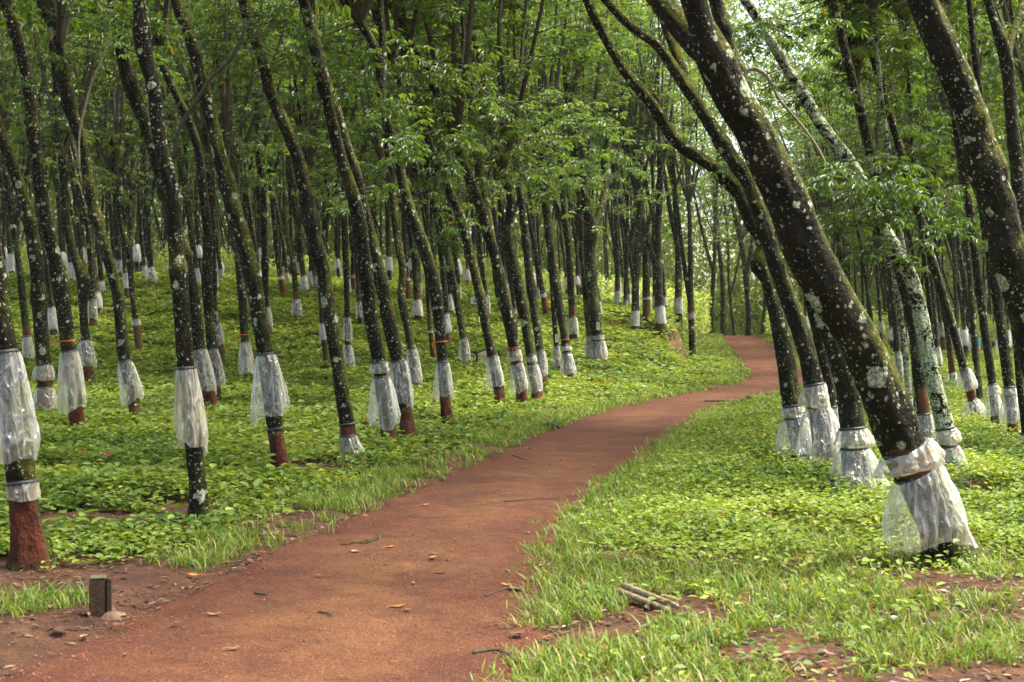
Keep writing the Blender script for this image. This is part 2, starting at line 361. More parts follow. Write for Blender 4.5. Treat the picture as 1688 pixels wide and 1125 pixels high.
# ------------------------------------------------------------------ ground sheet and path
def build_ground():
    rr = np.concatenate([np.linspace(0.3, 5, 12), 5 * (1.022 ** np.arange(1, 122)), np.geomspace(75, 600, 30)])
    an = np.concatenate([np.linspace(-180, -34, 40, endpoint=False), np.linspace(-34, 34, 300, endpoint=False), np.linspace(34, 180, 40, endpoint=False)])
    a = np.radians(an)[None]; r = rr[:, None]
    X = r * np.sin(a); Y = r * np.cos(a); Z = ground(X, Y)
    d = np.abs(X - pathx(Y)) / np.interp(Y, PY, PW)
    Z = Z - .035 * (1 - sstep(.75, 1.0, d))
    n = len(rr); s = len(an)
    V = np.stack([X, Y, Z], -1).reshape(-1, 3)
    i = np.arange(n - 1)[:, None] * s; j = np.arange(s)[None]; j2 = (j + 1) % s
    Q = np.stack([i + j, i + s + j, i + s + j2, i + j2], -1).reshape(-1, 4)
    FL = Q.ravel().tolist(); FN = [4] * len(Q)
    FL += list(range(s))[::1]; FN.append(s)
    tag(obj("ground", mesh_np('ground', V, FL, FN, [M_SOIL])), kind='structure')
    Yp = np.concatenate([np.arange(-6, 30, .07), np.arange(30, 125, .35)]); K = 45; u = np.linspace(-1, 1, K)
    px = pathx(Yp); hw = np.interp(Yp, PY, PW)
    tx = np.gradient(px, Yp); ln = np.sqrt(1 + tx ** 2)
    el = hw * (1.04 + .26 * (fbm(Yp * 1.6, Yp * 0 + 3, 4) - .5) * 2 * .8) ; er = hw * (1.04 + .26 * (fbm(Yp * 1.6 + 50, Yp * 0 + 8, 4) - .5) * 2 * .8)
    wd = np.where(u[None] < 0, el[:, None], er[:, None]) * u[None]
    X = px[:, None] + wd; Y = np.repeat(Yp[:, None], K, 1)
    edge = sstep(1, .8, np.abs(u))[None]
    Z = np.interp(Y, *PZ) + .0 + .028 * edge * np.ones_like(X) + .05 * (fbm(X * .9 + 70, Y * .5) - .5) * edge - .012 * (1 - edge) + (0.02 * (fbm(X * 5, Y * 5) - .5) + .03 * (fbm(X * 2.2 + 5, Y * 1.2) - .5)) * edge
    Z = np.maximum(Z, np.interp(Y, *PZ) + .0) - .012 * (1 - edge)
    tr = np.exp(-((u - .05) / .62) ** 2)[None] * np.ones_like(X)
    i = np.arange(len(Yp) - 1)[:, None] * K; j = np.arange(K - 1)[None]
    Q = np.stack([i + j, i + j + 1, i + K + j + 1, i + K + j], -1).reshape(-1, 4)
    tag(obj('path', mesh_np('path', np.stack([X, Y, Z], -1).reshape(-1, 3), Q.ravel(), [4] * len(Q), [M_PATH], None, {'panel': tr.ravel() * .8})), kind='structure')
build_ground()

# ------------------------------------------------------------------ leaves in bulk
def leaf_arrays(P, D, Nn, L, W, hexa=True, droop=.25):
    """P base, D axis, Nn normal, L length, W width -> verts, quads"""
    D = D / (np.linalg.norm(D, axis=1)[:, None] + 1e-9)
    S = np.cross(D, Nn); S /= np.linalg.norm(S, axis=1)[:, None] + 1e-9
    U = np.cross(S, D); n = len(P); L = L[:, None]; Wd = W[:, None] * .5
    if hexa:
        v = [P, P + D * L * .32 + S * Wd * .85 + U * Wd * .22, P + D * L * .7 + S * Wd * .8 + U * (Wd * .2 - L * droop * .4), P + D * L - U * L * droop,
             P + D * L * .7 - S * Wd * .8 + U * (Wd * .2 - L * droop * .4), P + D * L * .32 - S * Wd * .85 + U * Wd * .22]
        V = np.stack(v, 1).reshape(-1, 3); b = np.arange(n)[:, None] * 6
        Q = np.concatenate([b + np.array([[0, 1, 2, 3]]), b + np.array([[3, 4, 5, 0]])], 1).reshape(-1, 4); k = 6
    else:
        v = [P, P + D * L * .5 + S * Wd + U * Wd * .2, P + D * L - U * L * droop, P + D * L * .5 - S * Wd + U * Wd * .2]
        V = np.stack(v, 1).reshape(-1, 3); Q = (np.arange(n)[:, None] * 4 + np.array([[0, 1, 2, 3]])); k = 4
    return V, Q, k
def randdir(n, up=0.0, s=1.0):
    d = rng.normal(size=(n, 3)) * s; d[:, 2] += up; return d / np.linalg.norm(d, axis=1)[:, None]

def whorls(C, A, nl, ll, lw, spread=.9):
    """leaf whorls at points C with axes A: trifoliate leaves on short stalks -> leaflet arrays"""
    n = len(C); P = np.repeat(C, nl, 0); a = rng.uniform(0, 2 * np.pi, len(P))
    out = np.stack([np.cos(a), np.sin(a), rng.uniform(-.55, .35, len(P))], 1) * spread + np.repeat(A, nl, 0) * .35
    out /= np.linalg.norm(out, axis=1)[:, None]
    st = rng.uniform(.06, .20, len(P))[:, None]
    P1 = P + out * st + np.array([0, 0, -.02])
    P3 = np.repeat(P1, 3, 0); o3 = np.repeat(out, 3, 0)
    ang = np.tile([-.95, 0, .95], len(P1)) + rng.normal(0, .12, len(P3))
    c, s = np.cos(ang), np.sin(ang)
    D = np.stack([o3[:, 0] * c - o3[:, 1] * s, o3[:, 0] * s + o3[:, 1] * c, o3[:, 2] - .18], 1)
    Nn = randdir(len(D), 2.2, .55)
    L = rng.uniform(.75, 1.25, len(D)) * ll; W = L * rng.uniform(.34, .46, len(D)) * lw
    return P3, D, Nn, L, W

def stems_and_leaves(name, kind, seed):
    """a crown: limbs, twigs, leaf whorls. origin at the crown's foot on the trunk"""
    global rng
    rng = np.random.default_rng(seed)
    mb = MB(); C = []; A = []
    nl = rng.integers(4, 7); H = 7.5
    for i in range(nl):
        az = i * 2 * np.pi / nl + rng.uniform(-.5, .5); tilt = rng.uniform(.18, .42) if i else .05
        h = H * rng.uniform(.75, 1.05); k = np.linspace(0, 1, 7)
        r0 = h * math.tan(tilt) * .8
        P = np.stack([np.cos(az) * r0 * k ** .8, np.sin(az) * r0 * k ** .8, h * k], 1) + rng.normal(0, .12, (7, 3)) * k[:, None]
        P = resample(P, 14); tube(mb, P, np.linspace(.07, .012, 14), 6, 0, cap=False)
        for j in range(kind.get('tw', 15)):
            t = rng.uniform(.03, 1) ** .85; q = P[int(t * 13)]; a2 = rng.uniform(0, 2 * np.pi)
            ln = rng.uniform(.6, 1.9) * (1.15 - .5 * t); k2 = np.linspace(0, 1, 5)
            rise = rng.uniform(-.15, .75) if t > .3 else rng.uniform(-.5, .3)
            T = q + np.stack([np.cos(a2) * ln * k2, np.sin(a2) * ln * k2, ln * (rise * k2 - .15 * k2 ** 2)], 1)
            T += rng.normal(0, .04, T.shape) * k2[:, None]
            tube(mb, T, np.linspace(.016, .005, 5), 4, 0, cap=False)
            for tt in (.35, .55, .75, .9, 1.0):
                if rng.random() < .88: C.append(T[min(4, int(tt * 4))] + rng.normal(0, .08, 3)); A.append(T[-1] - T[-2])
    C = np.array(C); A = np.array(A); A /= np.linalg.norm(A, axis=1)[:, None] + 1e-9
    P, D, Nn, L, W = whorls(C, A, kind['nl'], kind['ll'], kind['lw'])
    V, Q, k = leaf_arrays(P, D, Nn, L, W, kind['hexa'])
    rnd = np.repeat(np.clip(np.repeat(rng.beta(2, 2.4, len(C)), kind['nl'] * 3) * .72 + rng.random(len(P)) * .28, 0, 1), k)
    rnd = np.where(np.repeat(rng.random(len(P)) < .004, k), 1.0, rnd)
    mb.addq(V, Q, 1, rnd)
    return mb.build(name, [M_TWIG, M_CROWN], smooth=False, attr='rnd')
CROWN_A = [stems_and_leaves('crown_%d' % i, dict(nl=7, ll=.125, lw=1.0, hexa=True, tw=17), 100 + i) for i in range(4)]
CROWN_B = [stems_and_leaves('crown_far_%d' % i, dict(nl=5, ll=.17, lw=1.05, hexa=False, tw=13), 200 + i) for i in range(5)]
def shoot_mesh(seed):
    global rng
    rng = np.random.default_rng(seed); mb = MB(); C = []; A = []
    for b in range(5):
        k = np.linspace(0, 1, 6); az = rng.uniform(-.7, .7) + (math.pi if b in (2, 4) else 0); ln = rng.uniform(.6, 1.2)
        P = np.stack([np.cos(az) * ln * k, np.sin(az) * ln * k, ln * (.5 * k - .5 * k ** 2) + b * .08], 1)
        tube(mb, P, np.linspace(.012, .003, 6), 5, 0, cap=False)
        for q in P[2:]: C.append(q); A.append(P[-1] - P[-2])
    C = np.array(C); A = np.array(A); A /= np.linalg.norm(A, axis=1)[:, None]
    P, D, Nn, L, W = whorls(C, A, 5, .13, .9); V, Q, k = leaf_arrays(P, D, Nn, L, W, True)
    mb.addq(V, Q, 1, np.repeat(rng.random(len(P)) * .5 + .1, k))
    return mb.build('leafy_shoot', [M_TWIG, M_CROWN], smooth=False, attr='rnd')
CROWN_C = [stems_and_leaves('crown_open_%d' % i, dict(nl=4, ll=.16, lw=1.05, hexa=False, tw=9), 250 + i) for i in range(4)]
SHOOTS = [shoot_mesh(300 + i) for i in range(5)]
rng = np.random.default_rng(21)

# ------------------------------------------------------------------ tree parts
class Axis:
    def __init__(s, P, r): s.P = np.asarray(P); s.r = np.asarray(r)
    def at(s, z):
        Z = s.P[:, 2]; return np.array([np.interp(z, Z, s.P[:, 0]), np.interp(z, Z, s.P[:, 1]), z])
    def rad(s, z): return float(np.interp(z, s.P[:, 2], s.r))
def skirt_mesh(ax, zt, L, Rb, seg, rings, seed, old=False, side=.5, slant=0.0):
    rg = random.Random(seed); mb = MB(); r0 = ax.rad(zt)
    th = np.linspace(0, 2 * np.pi, seg, endpoint=False); p1, p2, p3, p4 = [rg.uniform(0, 6.28) for _ in range(4)]
    n1, n2, n3 = rg.choice((3, 4, 5)), rg.choice((7, 8, 9)), rg.choice((15, 17, 19))
    A0 = ax.at(zt); V = []; Aq = ax.at(zt + .15); tilt = (Aq[0] - A0[0]) / .15
    drop = 1 + .08 * np.sin(th * 1 + p4) + .035 * np.sin(3 * th + p1) + .008 * np.sin(8 * th + p2)
    for k in range(rings):
        t = k / (rings - 1); tt = t * drop * L
        z = zt - tt; zc = zt - t * L; C = ax.at(zc); a0 = A0.copy(); rt = ax.rad(zc)
        cx = C[0] * side + a0[0] * (1 - side) + slant * t; cyy = C[1] * side + a0[1] * (1 - side)
        sh = math.hypot(C[0] - cx, C[1] - cyy)
        Rm = r0 * 1.1 + (Rb - r0 * 1.1) * min(1, (t * 1.25)) ** .62
        Rm = Rm * (1 - .10 * max(0, t - .85) / .15)
        amp = .24 * min(1, t * 2.2)
        w = 1 + amp * (.5 * np.sin(n1 * th + p1 + t * 1.2) + .38 * np.abs(np.sin(n2 * .5 * th + p2 - t)) - .2) + (.055 - .03 * t) * np.sin(n3 * th + p3 + 2 * t)
        cr = .10 * min(1, t * 3) * (fbm(np.cos(th) * 2.4 + p1 + 9, np.sin(th) * 2.4 + t * 5 + p2 + 9, 3) - .5) * 2
        Rr = Rm * (w + cr)
        X = cx + np.cos(th) * Rr; Y = cyy + np.sin(th) * Rr
        z = z - tilt * np.cos(th) * Rr * (1 - .6 * t)
        dx = X - C[0]; dy = Y - C[1]; dd = np.sqrt(dx * dx + dy * dy) + 1e-6; lim = rt * (1.10 + .05 * t)
        f = np.maximum(dd, lim) / dd; X = C[0] + dx * f; Y = C[1] + dy * f
        V.append(np.stack([X, Y, z], 1))
    V = np.concatenate(V); i = np.arange(rings - 1)[:, None] * seg; j = np.arange(seg)[None]; j2 = (j + 1) % seg
    mb.addq(V, np.stack([i + j, i + seg + j, i + seg + j2, i + j2], -1).reshape(-1, 4), 0)
    return mb.build('rain_guard', [M_PLASTIC_OLD if old else (M_PLASTIC_MILKY if seg < 30 else M_PLASTIC)])
def band_mesh(ax, z, h, mat, seg=20, grow=1.07, name='tie_band'):
    mb = MB(); C = [ax.at(z + dz) for dz in (-h / 2, -h / 3, 0, h / 3, h / 2)]; r = ax.rad(z)
    tube(mb, C, [r * 1.0, r * grow + .004, r * grow + .01, r * grow + .004, r * 1.0], seg, 0, lump=.06, seed=z, cap=False)
    return mb.build(name, [mat])
def cup_mesh(c):
    mb = MB(); pr = [(.0, -.04), (.02, -.038), (.032, -.016), (.038, .02), (.034, .02), (.02, -.025)]
    th = np.linspace(0, 2 * np.pi, 14, endpoint=False)
    V = np.concatenate([np.stack([c[0] + np.cos(th) * r, c[1] + np.sin(th) * r, np.full(14, c[2] + z)], 1) for r, z in pr])
    i = np.arange(len(pr) - 1)[:, None] * 14; j = np.arange(14)[None]
    mb.addq(V, np.stack([i + j, i + (j + 1) % 14, i + 14 + (j + 1) % 14, i + 14 + j], -1).reshape(-1, 4), 0)
    return mb.build('latex_cup', [M_CUP])

def make_tree(base, P, rad, label, group, guards=(), panel=None, near=1, crown=None, crown_n=1, seed=0, bands=(), forks=(), cat='tree', cup=False, twigs=(), shoots=(), ribbons=(), tagz=(), crown_s=1.0, bark=None):
    """P: world-space axis of the stem (n,3), rad radii; parts are parented to an Empty at the base"""
    P = np.asarray(P, float); rad = np.asarray(rad, float)
    root = empty('rubber_tree', base); tag(root, label, cat, group)
    b = np.array(base)
    seg = 40 if near == 2 else (14 if near == 1 else 9)
    Pl = P - b; ax = Axis(Pl, rad)
    def pf(V, C):
        if panel is None: return np.zeros(len(V))
        z0, z1, amt, allround = panel
        inz = sstep(z0 - .04, z0 + .02, V[:, 2]) * (1 - sstep(z1 - .01, z1 + .01, V[:, 2]))
        d = V - C; an = np.abs(np.arctan2(d[:, 0] - .02, -d[:, 1])); front = 1.0 if allround else 1 - sstep(1.0, 1.25, an)
        return inz * front * amt
    mb = MB(); tube(mb, Pl, rad, seg, 0, lump=(.17 if near == 2 else .14) if near else .10, seed=seed * 1.7, panel=pf)
    for (Q, rq) in forks:
        tube(mb, np.asarray(Q) - b, rq, max(8, seg - 8), 0, lump=.12, seed=seed + 5)
    obj('trunk', mb.build('trunk', [bark or M_BARK]), root)
    for g in guards:
        zt, L, Rb = g[:3]; o = g[3] if len(g) > 3 else {}
        obj('rain_guard', skirt_mesh(ax, zt, L, Rb, (72 if near == 2 else 48) if near else 26, 18 if near == 2 else (12 if near else 7), seed * 7 + int(zt * 100), **o), root)
        obj('tie_band', band_mesh(ax, zt + .005, .035 if near else .06, M_TAR), root)
    for z in bands: obj('tie_band', band_mesh(ax, z, .03, M_TAR), root)
    for z in ribbons:
        me = MB(); C = [ax.at(z - .008), ax.at(z + .008)]; r = ax.rad(z) * 1.06 + .006
        tube(me, C, [r, r], 18, 0, cap=False)
        p = ax.at(z) + np.array([-r - .01, -.02, 0]); tube(me, [p, p + (-.03, -.02, -.03), p + (-.02, -.02, -.10)], [.014, .012, .006], 6, 0)
        obj('ribbon', me.build('ribbon', [M_ORANGE]), root)
    for z in tagz:
        p = ax.at(z) + np.array([.03, -ax.rad(z) * 1.12 - .012, 0]); me = MB(); me.box(p, (.10, .008, .22), 0, .002)
        po = obj('number_plate', me.build('number_plate', [M_WHITE], False), root)
        txt('lettering', '1\n5\n2', .085, p + np.array([0, -.006, .045]), po, M_BLACK)
    if cup: p = ax.at(cup) + np.array([.02, -ax.rad(cup) - .030, 0]); obj('latex_cup', cup_mesh(p), root)
    for Q, rq, mt in twigs:
        me = MB(); Q = resample(np.asarray(Q) - b, 22); tube(me, Q, np.linspace(rq[0], rq[1], 22), 7, 0, lump=.1); obj('bare_branch', me.build('bare_branch', [mt]), root)
    if crown:
        for c in crown:
            pos, me, s, rz = c; o = obj('crown', me, root); o.location = np.array(pos) - b; o.scale = (s, s, s); o.rotation_euler = (0, 0, rz)
    return root
def add_shoot(root, wp, i, s=1.0, rz=None):
    o = obj('leafy_shoot', SHOOTS[i % 5], root); o.location = np.array(wp) - np.array(root.location); o.scale = (s, s, s); o.rotation_euler = (0, 0, random.uniform(0, 6.28) if rz is None else rz)
def txt(name, s, size, loc, parent, mat, ry=0):
    cu = bpy.data.curves.new(name, 'FONT'); cu.body = s; cu.size = size; cu.extrude = .002; cu.align_x = 'CENTER'; cu.align_y = 'CENTER'; cu.space_line = .8; cu.offset = size * .015
    t = bpy.data.objects.new(name, cu); COL.objects.link(t); dg = bpy.context.evaluated_depsgraph_get()
    me = bpy.data.meshes.new_from_object(t.evaluated_get(dg)); bpy.data.objects.remove(t); bpy.data.curves.remove(cu)
    me.materials.clear(); me.materials.append(mat); o = obj(name, me, parent); o.location = loc; o.rotation_euler = (R(90), 0, 0); return o

def px2w(px, py, d): return np.array([(px - HX) / F * d, d, EYE + (HY - py) / F * d])

# traced trees.  s: stem as (x, y, width) in the photo's pixels from the foot up; g: guards (y_top, y_bottom, width_bottom[, opts]);
# p: tapped panel (y_top, y_bottom, amount, all round); lab: label
O = dict(old=True)
TR = {
'A': dict(s=[(54, 935, 72), (44, 860, 54), (32, 760, 50), (18, 660, 45), (8, 570, 41), (-12, 430, 37), (-32, 300, 34), (-52, 150, 32), (-72, 0, 30)], g=[(582, 748, 84, dict(side=.35)), (797, 822, 50, O)], p=(800, 925, 1, 0), b=[690], cup=0,
  lab='nearest tree at the left edge, long wide plastic skirt above a dark red painted foot'),
'B': dict(s=[(74, 692, 27), (72, 600, 26), (66, 520, 26), (56, 400, 25), (42, 340, 23), (22, 276, 21), (2, 224, 20), (-25, 130, 18), (-50, 30, 17)], g=[(603, 626, 32, O), (640, 687, 44)], p=(615, 690, .9, 0),
  lab='tree with a short frill and a second stubby skirt showing red bark between them'),
'C': dict(s=[(131, 722, 28), (123, 650, 26), (113, 575, 27), (100, 480, 26), (86, 410, 25), (71, 336, 25), (56, 224, 22), (41, 112, 21), (26, 56, 20), (6, 0, 19)], g=[(580, 673, 44, O)], p=(672, 722, .9, 1), rib=[561],
  lab='straight tree with an ample creamy skirt, small red mark and brown foot'),
'D': dict(s=[(148, 637, 17), (141, 560, 16), (137, 490, 17), (139, 464, 25), (122, 420, 15), (110, 380, 15), (106, 320, 14), (100, 240, 13), (92, 130, 12), (80, 20, 11)], g=[(562, 605, 30)], p=(600, 637, .8, 1),
  lab='crooked thin tree with a swollen elbow above a short crumpled skirt'),
'E': dict(s=[(228, 706, 26), (218, 650, 21), (205, 590, 21), (193, 480, 21), (175, 415, 22), (152, 335, 21), (136, 240, 20), (113, 168, 26), (106, 112, 19), (86, 40, 17), (64, 0, 17)], g=[(597, 664, 38, dict(side=.7))], p=(668, 700, .5, 0),
  lab='long leaning tree with one neat skirt ending above a leaning dark foot, lichen dotted'),
'F': dict(s=[(230, 586, 14), (226, 545, 12), (219, 490, 10), (214, 430, 11), (212, 408, 14), (203, 385, 9), (195, 330, 8), (186, 250, 7)], g=[(527, 537, 15, O)], p=(536, 580, .35, 1), fk=[(212, 412, 8), (219, 388, 8), (223, 340, 7), (222, 270, 6)],
  lab='slender forked tree with a tall bare brown foot and only a scrap of plastic'),
'G': dict(s=[(330, 862, 42), (325, 800, 32), (318, 720, 32), (308, 620, 31), (300, 520, 29), (292, 430, 28), (282, 310, 28), (262, 224, 24), (254, 149, 24), (236, 78, 28), (230, 0, 22)], g=[(608, 738, 50, dict(side=.75, old=True))],
  lab='pale blotched tree by the bare soil with a long slanting skirt and no red paint'),
'H': dict(s=[(352, 682, 24), (342, 640, 24), (328, 575, 24), (320, 500, 24), (306, 430, 24), (292, 380, 24), (275, 322, 24), (257, 261, 23), (239, 205, 22), (216, 142, 28), (198, 75, 20), (186, 0, 19)], g=[(577, 646, 36, dict(side=.7))], p=(648, 682, .9, 1),
  lab='tree right behind the pale blotched one, pleated skirt tied at a black band'),
'I': dict(s=[(357, 675, 20), (352, 600, 19), (345, 520, 18), (341, 455, 21), (343, 400, 17), (336, 330, 17), (325, 239, 16), (291, 157, 15), (268, 110, 14), (250, 20, 13)], g=[(577, 632, 22, dict(side=.2, slant=.12))],
  lab='dark tree with a knotted bend and a narrow skirt blown out to the right'),
'H2': dict(s=[(366, 606, 16), (360, 560, 15), (352, 500, 14), (350, 430, 14), (347, 340, 13), (342, 250, 12), (338, 100, 11)], g=[(532, 571, 20)], p=(570, 606, .4, 1),
  lab='tree with brown foot half hidden behind the dark knotted tree'),
'J': dict(s=[(412, 636, 15), (406, 590, 15), (401, 520, 15), (396, 450, 15), (388, 390, 14), (381, 320, 14), (372, 200, 13), (360, 90, 12)], g=[(565, 618, 24, O)], p=(618, 636, .3, 1), rib=[553],
  lab='thin tree close behind a ballooning skirt, its own creamy skirt crumpled'),
'K': dict(s=[(468, 792, 40), (458, 740, 30), (448, 660, 29), (437, 580, 28), (424, 500, 29), (408, 425, 31), (390, 360, 30), (372, 290, 27), (347, 194, 24), (327, 112, 24), (313, 60, 22), (290, 0, 21)], g=[(586, 689, 62, dict(side=.6))], p=(715, 770, 1, 0), b=[708], cup=652,
  lab='tree with a wide ballooning skirt and glossy dark red band of paint above its foot'),
'L': dict(s=[(443, 556, 13), (439, 520, 13), (437, 450, 12), (436, 400, 12), (434, 330, 12), (428, 260, 12), (422, 150, 11)], g=[(507, 540, 19)], p=(538, 556, .4, 1),
  lab='straight dark tree on the slope right of the ballooning skirt, its skirt folded over'),
'M': dict(s=[(491, 536, 12), (489, 500, 11), (486, 460, 10), (483, 420, 11), (490, 392, 9), (496, 330, 8), (494, 260, 8)], g=[(494, 521, 18)], p=(486, 494, 1, 1), fk=[(483, 420, 7), (474, 390, 7), (470, 330, 6), (468, 260, 6)],
  lab='forked tree alone on the open slope with red collar over a white skirt'),
'N': dict(s=[(576, 762, 30), (572, 700, 27), (563, 640, 27), (552, 570, 27), (543, 510, 26), (533, 450, 25), (520, 400, 26), (503, 310, 24), (488, 250, 23), (466, 200, 22), (448, 160, 21), (430, 90, 20), (405, 19, 19), (398, -20, 19)], g=[(720, 768, 36, dict(side=.1, slant=.14, old=True))], p=(703, 720, 1, 1), b=[700],
  lab='lichen spotted tree without upper skirt, a torn strip of plastic sagging at its foot'),
'O': dict(s=[(575, 612, 11), (573, 570, 10), (572, 510, 10), (570, 440, 10), (568, 380, 10), (563, 300, 9), (556, 200, 9)], g=[(524, 562, 16), (569, 605, 22)],
  lab='thin pale tree wearing two skirts one above the other on the grassy slope'),
'P': dict(s=[(595, 541, 10), (593, 510, 9), (591, 470, 9), (588, 420, 9), (584, 350, 8)], g=[(498, 525, 15)], p=(490, 498, 1, 1),
  lab='small tree with red neck and narrow skirt, left of the paired leaning trees'),
'Q': dict(s=[(643, 746, 30), (638, 690, 27), (631, 640, 26), (624, 590, 26), (612, 530, 26), (604, 460, 26), (597, 400, 27), (584, 330, 25), (560, 254, 23), (545, 190, 22), (520, 90, 20), (500, 0, 19)], g=[(599, 615, 32, O), (622, 701, 50)], p=(702, 745, .8, 0),
  lab='tree with a cuffed top frill over a long skirt, front of the leaning pair'),
'R': dict(s=[(677, 731, 32), (668, 680, 26), (657, 600, 26), (643, 540, 27), (630, 470, 25), (618, 420, 24), (603, 360, 23), (590, 300, 21), (572, 243, 20), (545, 160, 19), (520, 70, 18), (505, 0, 17)], g=[(597, 670, 38, dict(side=.8))], p=(672, 722, .75, 0),
  lab='mossy tree close behind the cuffed one, brown scraped bark bare down to the soil'),
'S': dict(s=[(688, 643, 17), (681, 590, 16), (672, 540, 15), (662, 490, 16), (664, 450, 14), (656, 400, 14), (648, 330, 13), (640, 250, 12), (628, 150, 12)], g=[(576, 630, 26, dict(side=.5))], p=(625, 643, .9, 1),
  lab='wavy thin tree whose skirt tapers to a torn point above a red foot'),
'T': dict(s=[(739, 706, 23), (734, 660, 20), (730, 600, 19), (725, 545, 20), (718, 480, 22), (708, 440, 22), (694, 395, 22), (676, 347, 19), (653, 254, 18), (630, 168, 17), (623, 93, 17), (601, 48, 16), (566, 0, 15)], g=[(598, 656, 32)], p=(657, 706, 1, 1), rib=[564], fk=[(630, 168, 13), (632, 90, 12), (627, 0, 11)],
  lab='tree with a bright brick red painted foot and an orange ribbon above its skirt'),
'U': dict(s=[(770, 609, 14), (766, 575, 13), (758, 520, 13), (750, 480, 13), (742, 440, 13), (733, 395, 12), (722, 330, 12), (712, 250, 11), (704, 150, 11)], g=[(559, 595, 19)], p=(594, 602, .4, 1),
  lab='slim lichened tree just left of the black and yellow sign post'),
'AA': dict(s=[(828, 681, 22), (820, 630, 19), (811, 585, 18), (800, 530, 18), (790, 480, 17), (779, 435, 17), (768, 390, 17), (754, 345, 17), (728, 290, 17), (702, 224, 16), (672, 160, 15), (638, 75, 14), (615, 10, 14)], g=[(589, 640, 30)], p=(640, 680, .9, 1),
  lab='leaning tree standing in front of the cream notice board, one white skirt'),
'BB': dict(s=[(863, 676, 22), (857, 630, 19), (848, 580, 20), (838, 520, 23), (828, 480, 25), (818, 430, 20), (800, 370, 18), (786, 325, 17), (765, 272, 17), (743, 209, 17), (709, 127, 16), (676, 71, 15), (640, 0, 14)], g=[(578, 597, 22, O), (600, 645, 28)], p=(645, 675, .9, 1), rib=[573], fk=[(838, 520, 16), (826, 465, 15), (812, 400, 14), (800, 330, 13), (785, 240, 12)],
  lab='tree forking at its waist with an orange ribbon tied over a double skirt'),
'CC': dict(s=[(888, 671, 23), (880, 620, 18), (872, 570, 18), (864, 520, 19), (856, 480, 20), (846, 430, 18), (838, 380, 17), (842, 330, 16), (832, 290, 16), (814, 231, 15), (799, 157, 14), (780, 60, 13)], g=[(587, 597, 20, O), (602, 644, 27)], p=(640, 671, .8, 1),
  lab='tan necked tree, third in the cluster right of the notice board'),
'DD': dict(s=[(900, 651, 17), (894, 610, 15), (889, 570, 15), (882, 520, 15), (875, 470, 16), (868, 410, 15), (862, 350, 14), (852, 280, 13), (838, 180, 12)], g=[(579, 619, 21)], p=(619, 651, .7, 1),
  lab='slim tree behind the tan necked one, plain pleated skirt'),
'EE': dict(s=[(921, 616, 10), (918, 580, 9), (914, 530, 9), (911, 480, 9), (908, 430, 9), (903, 350, 8)], g=[(571, 607, 13)], tag=[558],
  lab='very thin tree with a small white number plate above a narrow limp skirt'),
'FF': dict(s=[(940, 631, 17), (935, 590, 15), (929, 545, 15), (921, 500, 15), (914, 440, 16), (907, 400, 15), (900, 340, 14), (892, 240, 13)], g=[(571, 579, 17, O), (583, 619, 25)], p=(619, 631, .8, 1), rib=[560],
  lab='tree with orange ribbon and bell shaped skirt beside the very thin plated tree'),
'GG': dict(s=[(990, 604, 20), (986, 560, 20), (980, 510, 20), (975, 460, 20), (972, 410, 20), (974, 380, 24), (968, 345, 18), (955, 290, 16), (942, 200, 15), (930, 80, 14)], g=[(553, 560, 18, O), (563, 595, 26)], p=(592, 603, .5, 1), tag=[538], fk=[(973, 395, 16), (990, 350, 14), (1000, 290, 12), (1004, 200, 11)],
  lab='stout dark tree with number plate, its skirt touching a thinner neighbour near the verge'),
'GG2': dict(s=[(973, 602, 12), (972, 560, 12), (967, 500, 13), (962, 440, 12), (958, 370, 11), (955, 300, 10)], g=[(554, 591, 15)], p=(545, 553, .9, 1),
  lab='thin tree with red neck pressed against the stout plated tree'),
'R1': dict(s=[(1330, 772, 40), (1312, 700, 36), (1302, 640, 33), (1291, 570, 31), (1277, 505, 29), (1262, 455, 27), (1252, 437, 34), (1259, 405, 26), (1240, 370, 25), (1221, 326, 24), (1176, 277, 23), (1120, 239, 22), (1071, 168, 20), (1034, 123, 18), (997, 63, 17), (970, 7, 16)], g=[(671, 689, 44, O), (690, 752, 68, dict(side=.4))], p=(752, 772, .8, 1),
  lab='arching mossy tree whose stem sweeps far left over the path, left of the skirted pair'),
'R2': dict(s=[(1362, 786, 42), (1352, 700, 36), (1343, 640, 35), (1328, 575, 33), (1308, 515, 31), (1287, 455, 29), (1268, 400, 28), (1252, 350, 27), (1232, 300, 26), (1200, 250, 25), (1168, 200, 24), (1142, 160, 22), (1112, 115, 21), (1083, 75, 17), (1041, 45, 15), (997, 0, 14)], g=[(636, 673, 50, O), (672, 756, 80, dict(side=.5))], p=(754, 786, .9, 1), fk=[(1142, 160, 18), (1120, 100, 17), (1100, 50, 16), (1085, 0, 15)],
  lab='tree with whitened bark over a tall two tiered skirt, right of the skirted pair'),
'R2b': dict(s=[(1378, 765, 22), (1372, 690, 22), (1362, 620, 22), (1350, 560, 21), (1338, 500, 21), (1322, 440, 20), (1300, 380, 19), (1270, 300, 19), (1240, 220, 18), (1205, 130, 17), (1170, 40, 16)], g=[(672, 694, 20, O), (700, 755, 30)], p=(680, 700, .9, 1),
  lab='narrow dark tree squeezed between the two tiered skirt and the frilled skirt'),
'R3': dict(s=[(1418, 828, 56), (1410, 760, 46), (1405, 705, 44), (1398, 650, 42), (1383, 590, 41), (1366, 530, 40), (1345, 475, 38), (1320, 410, 36), (1290, 330, 34), (1262, 250, 32), (1232, 170, 30), (1205, 90, 28), (1180, 0, 26)], g=[(708, 735, 62, O), (741, 822, 94, dict(side=.45))], p=(735, 742, .6, 0),
  lab='tree with short creamy frill over a broad clear skirt that reaches the ground plants'),
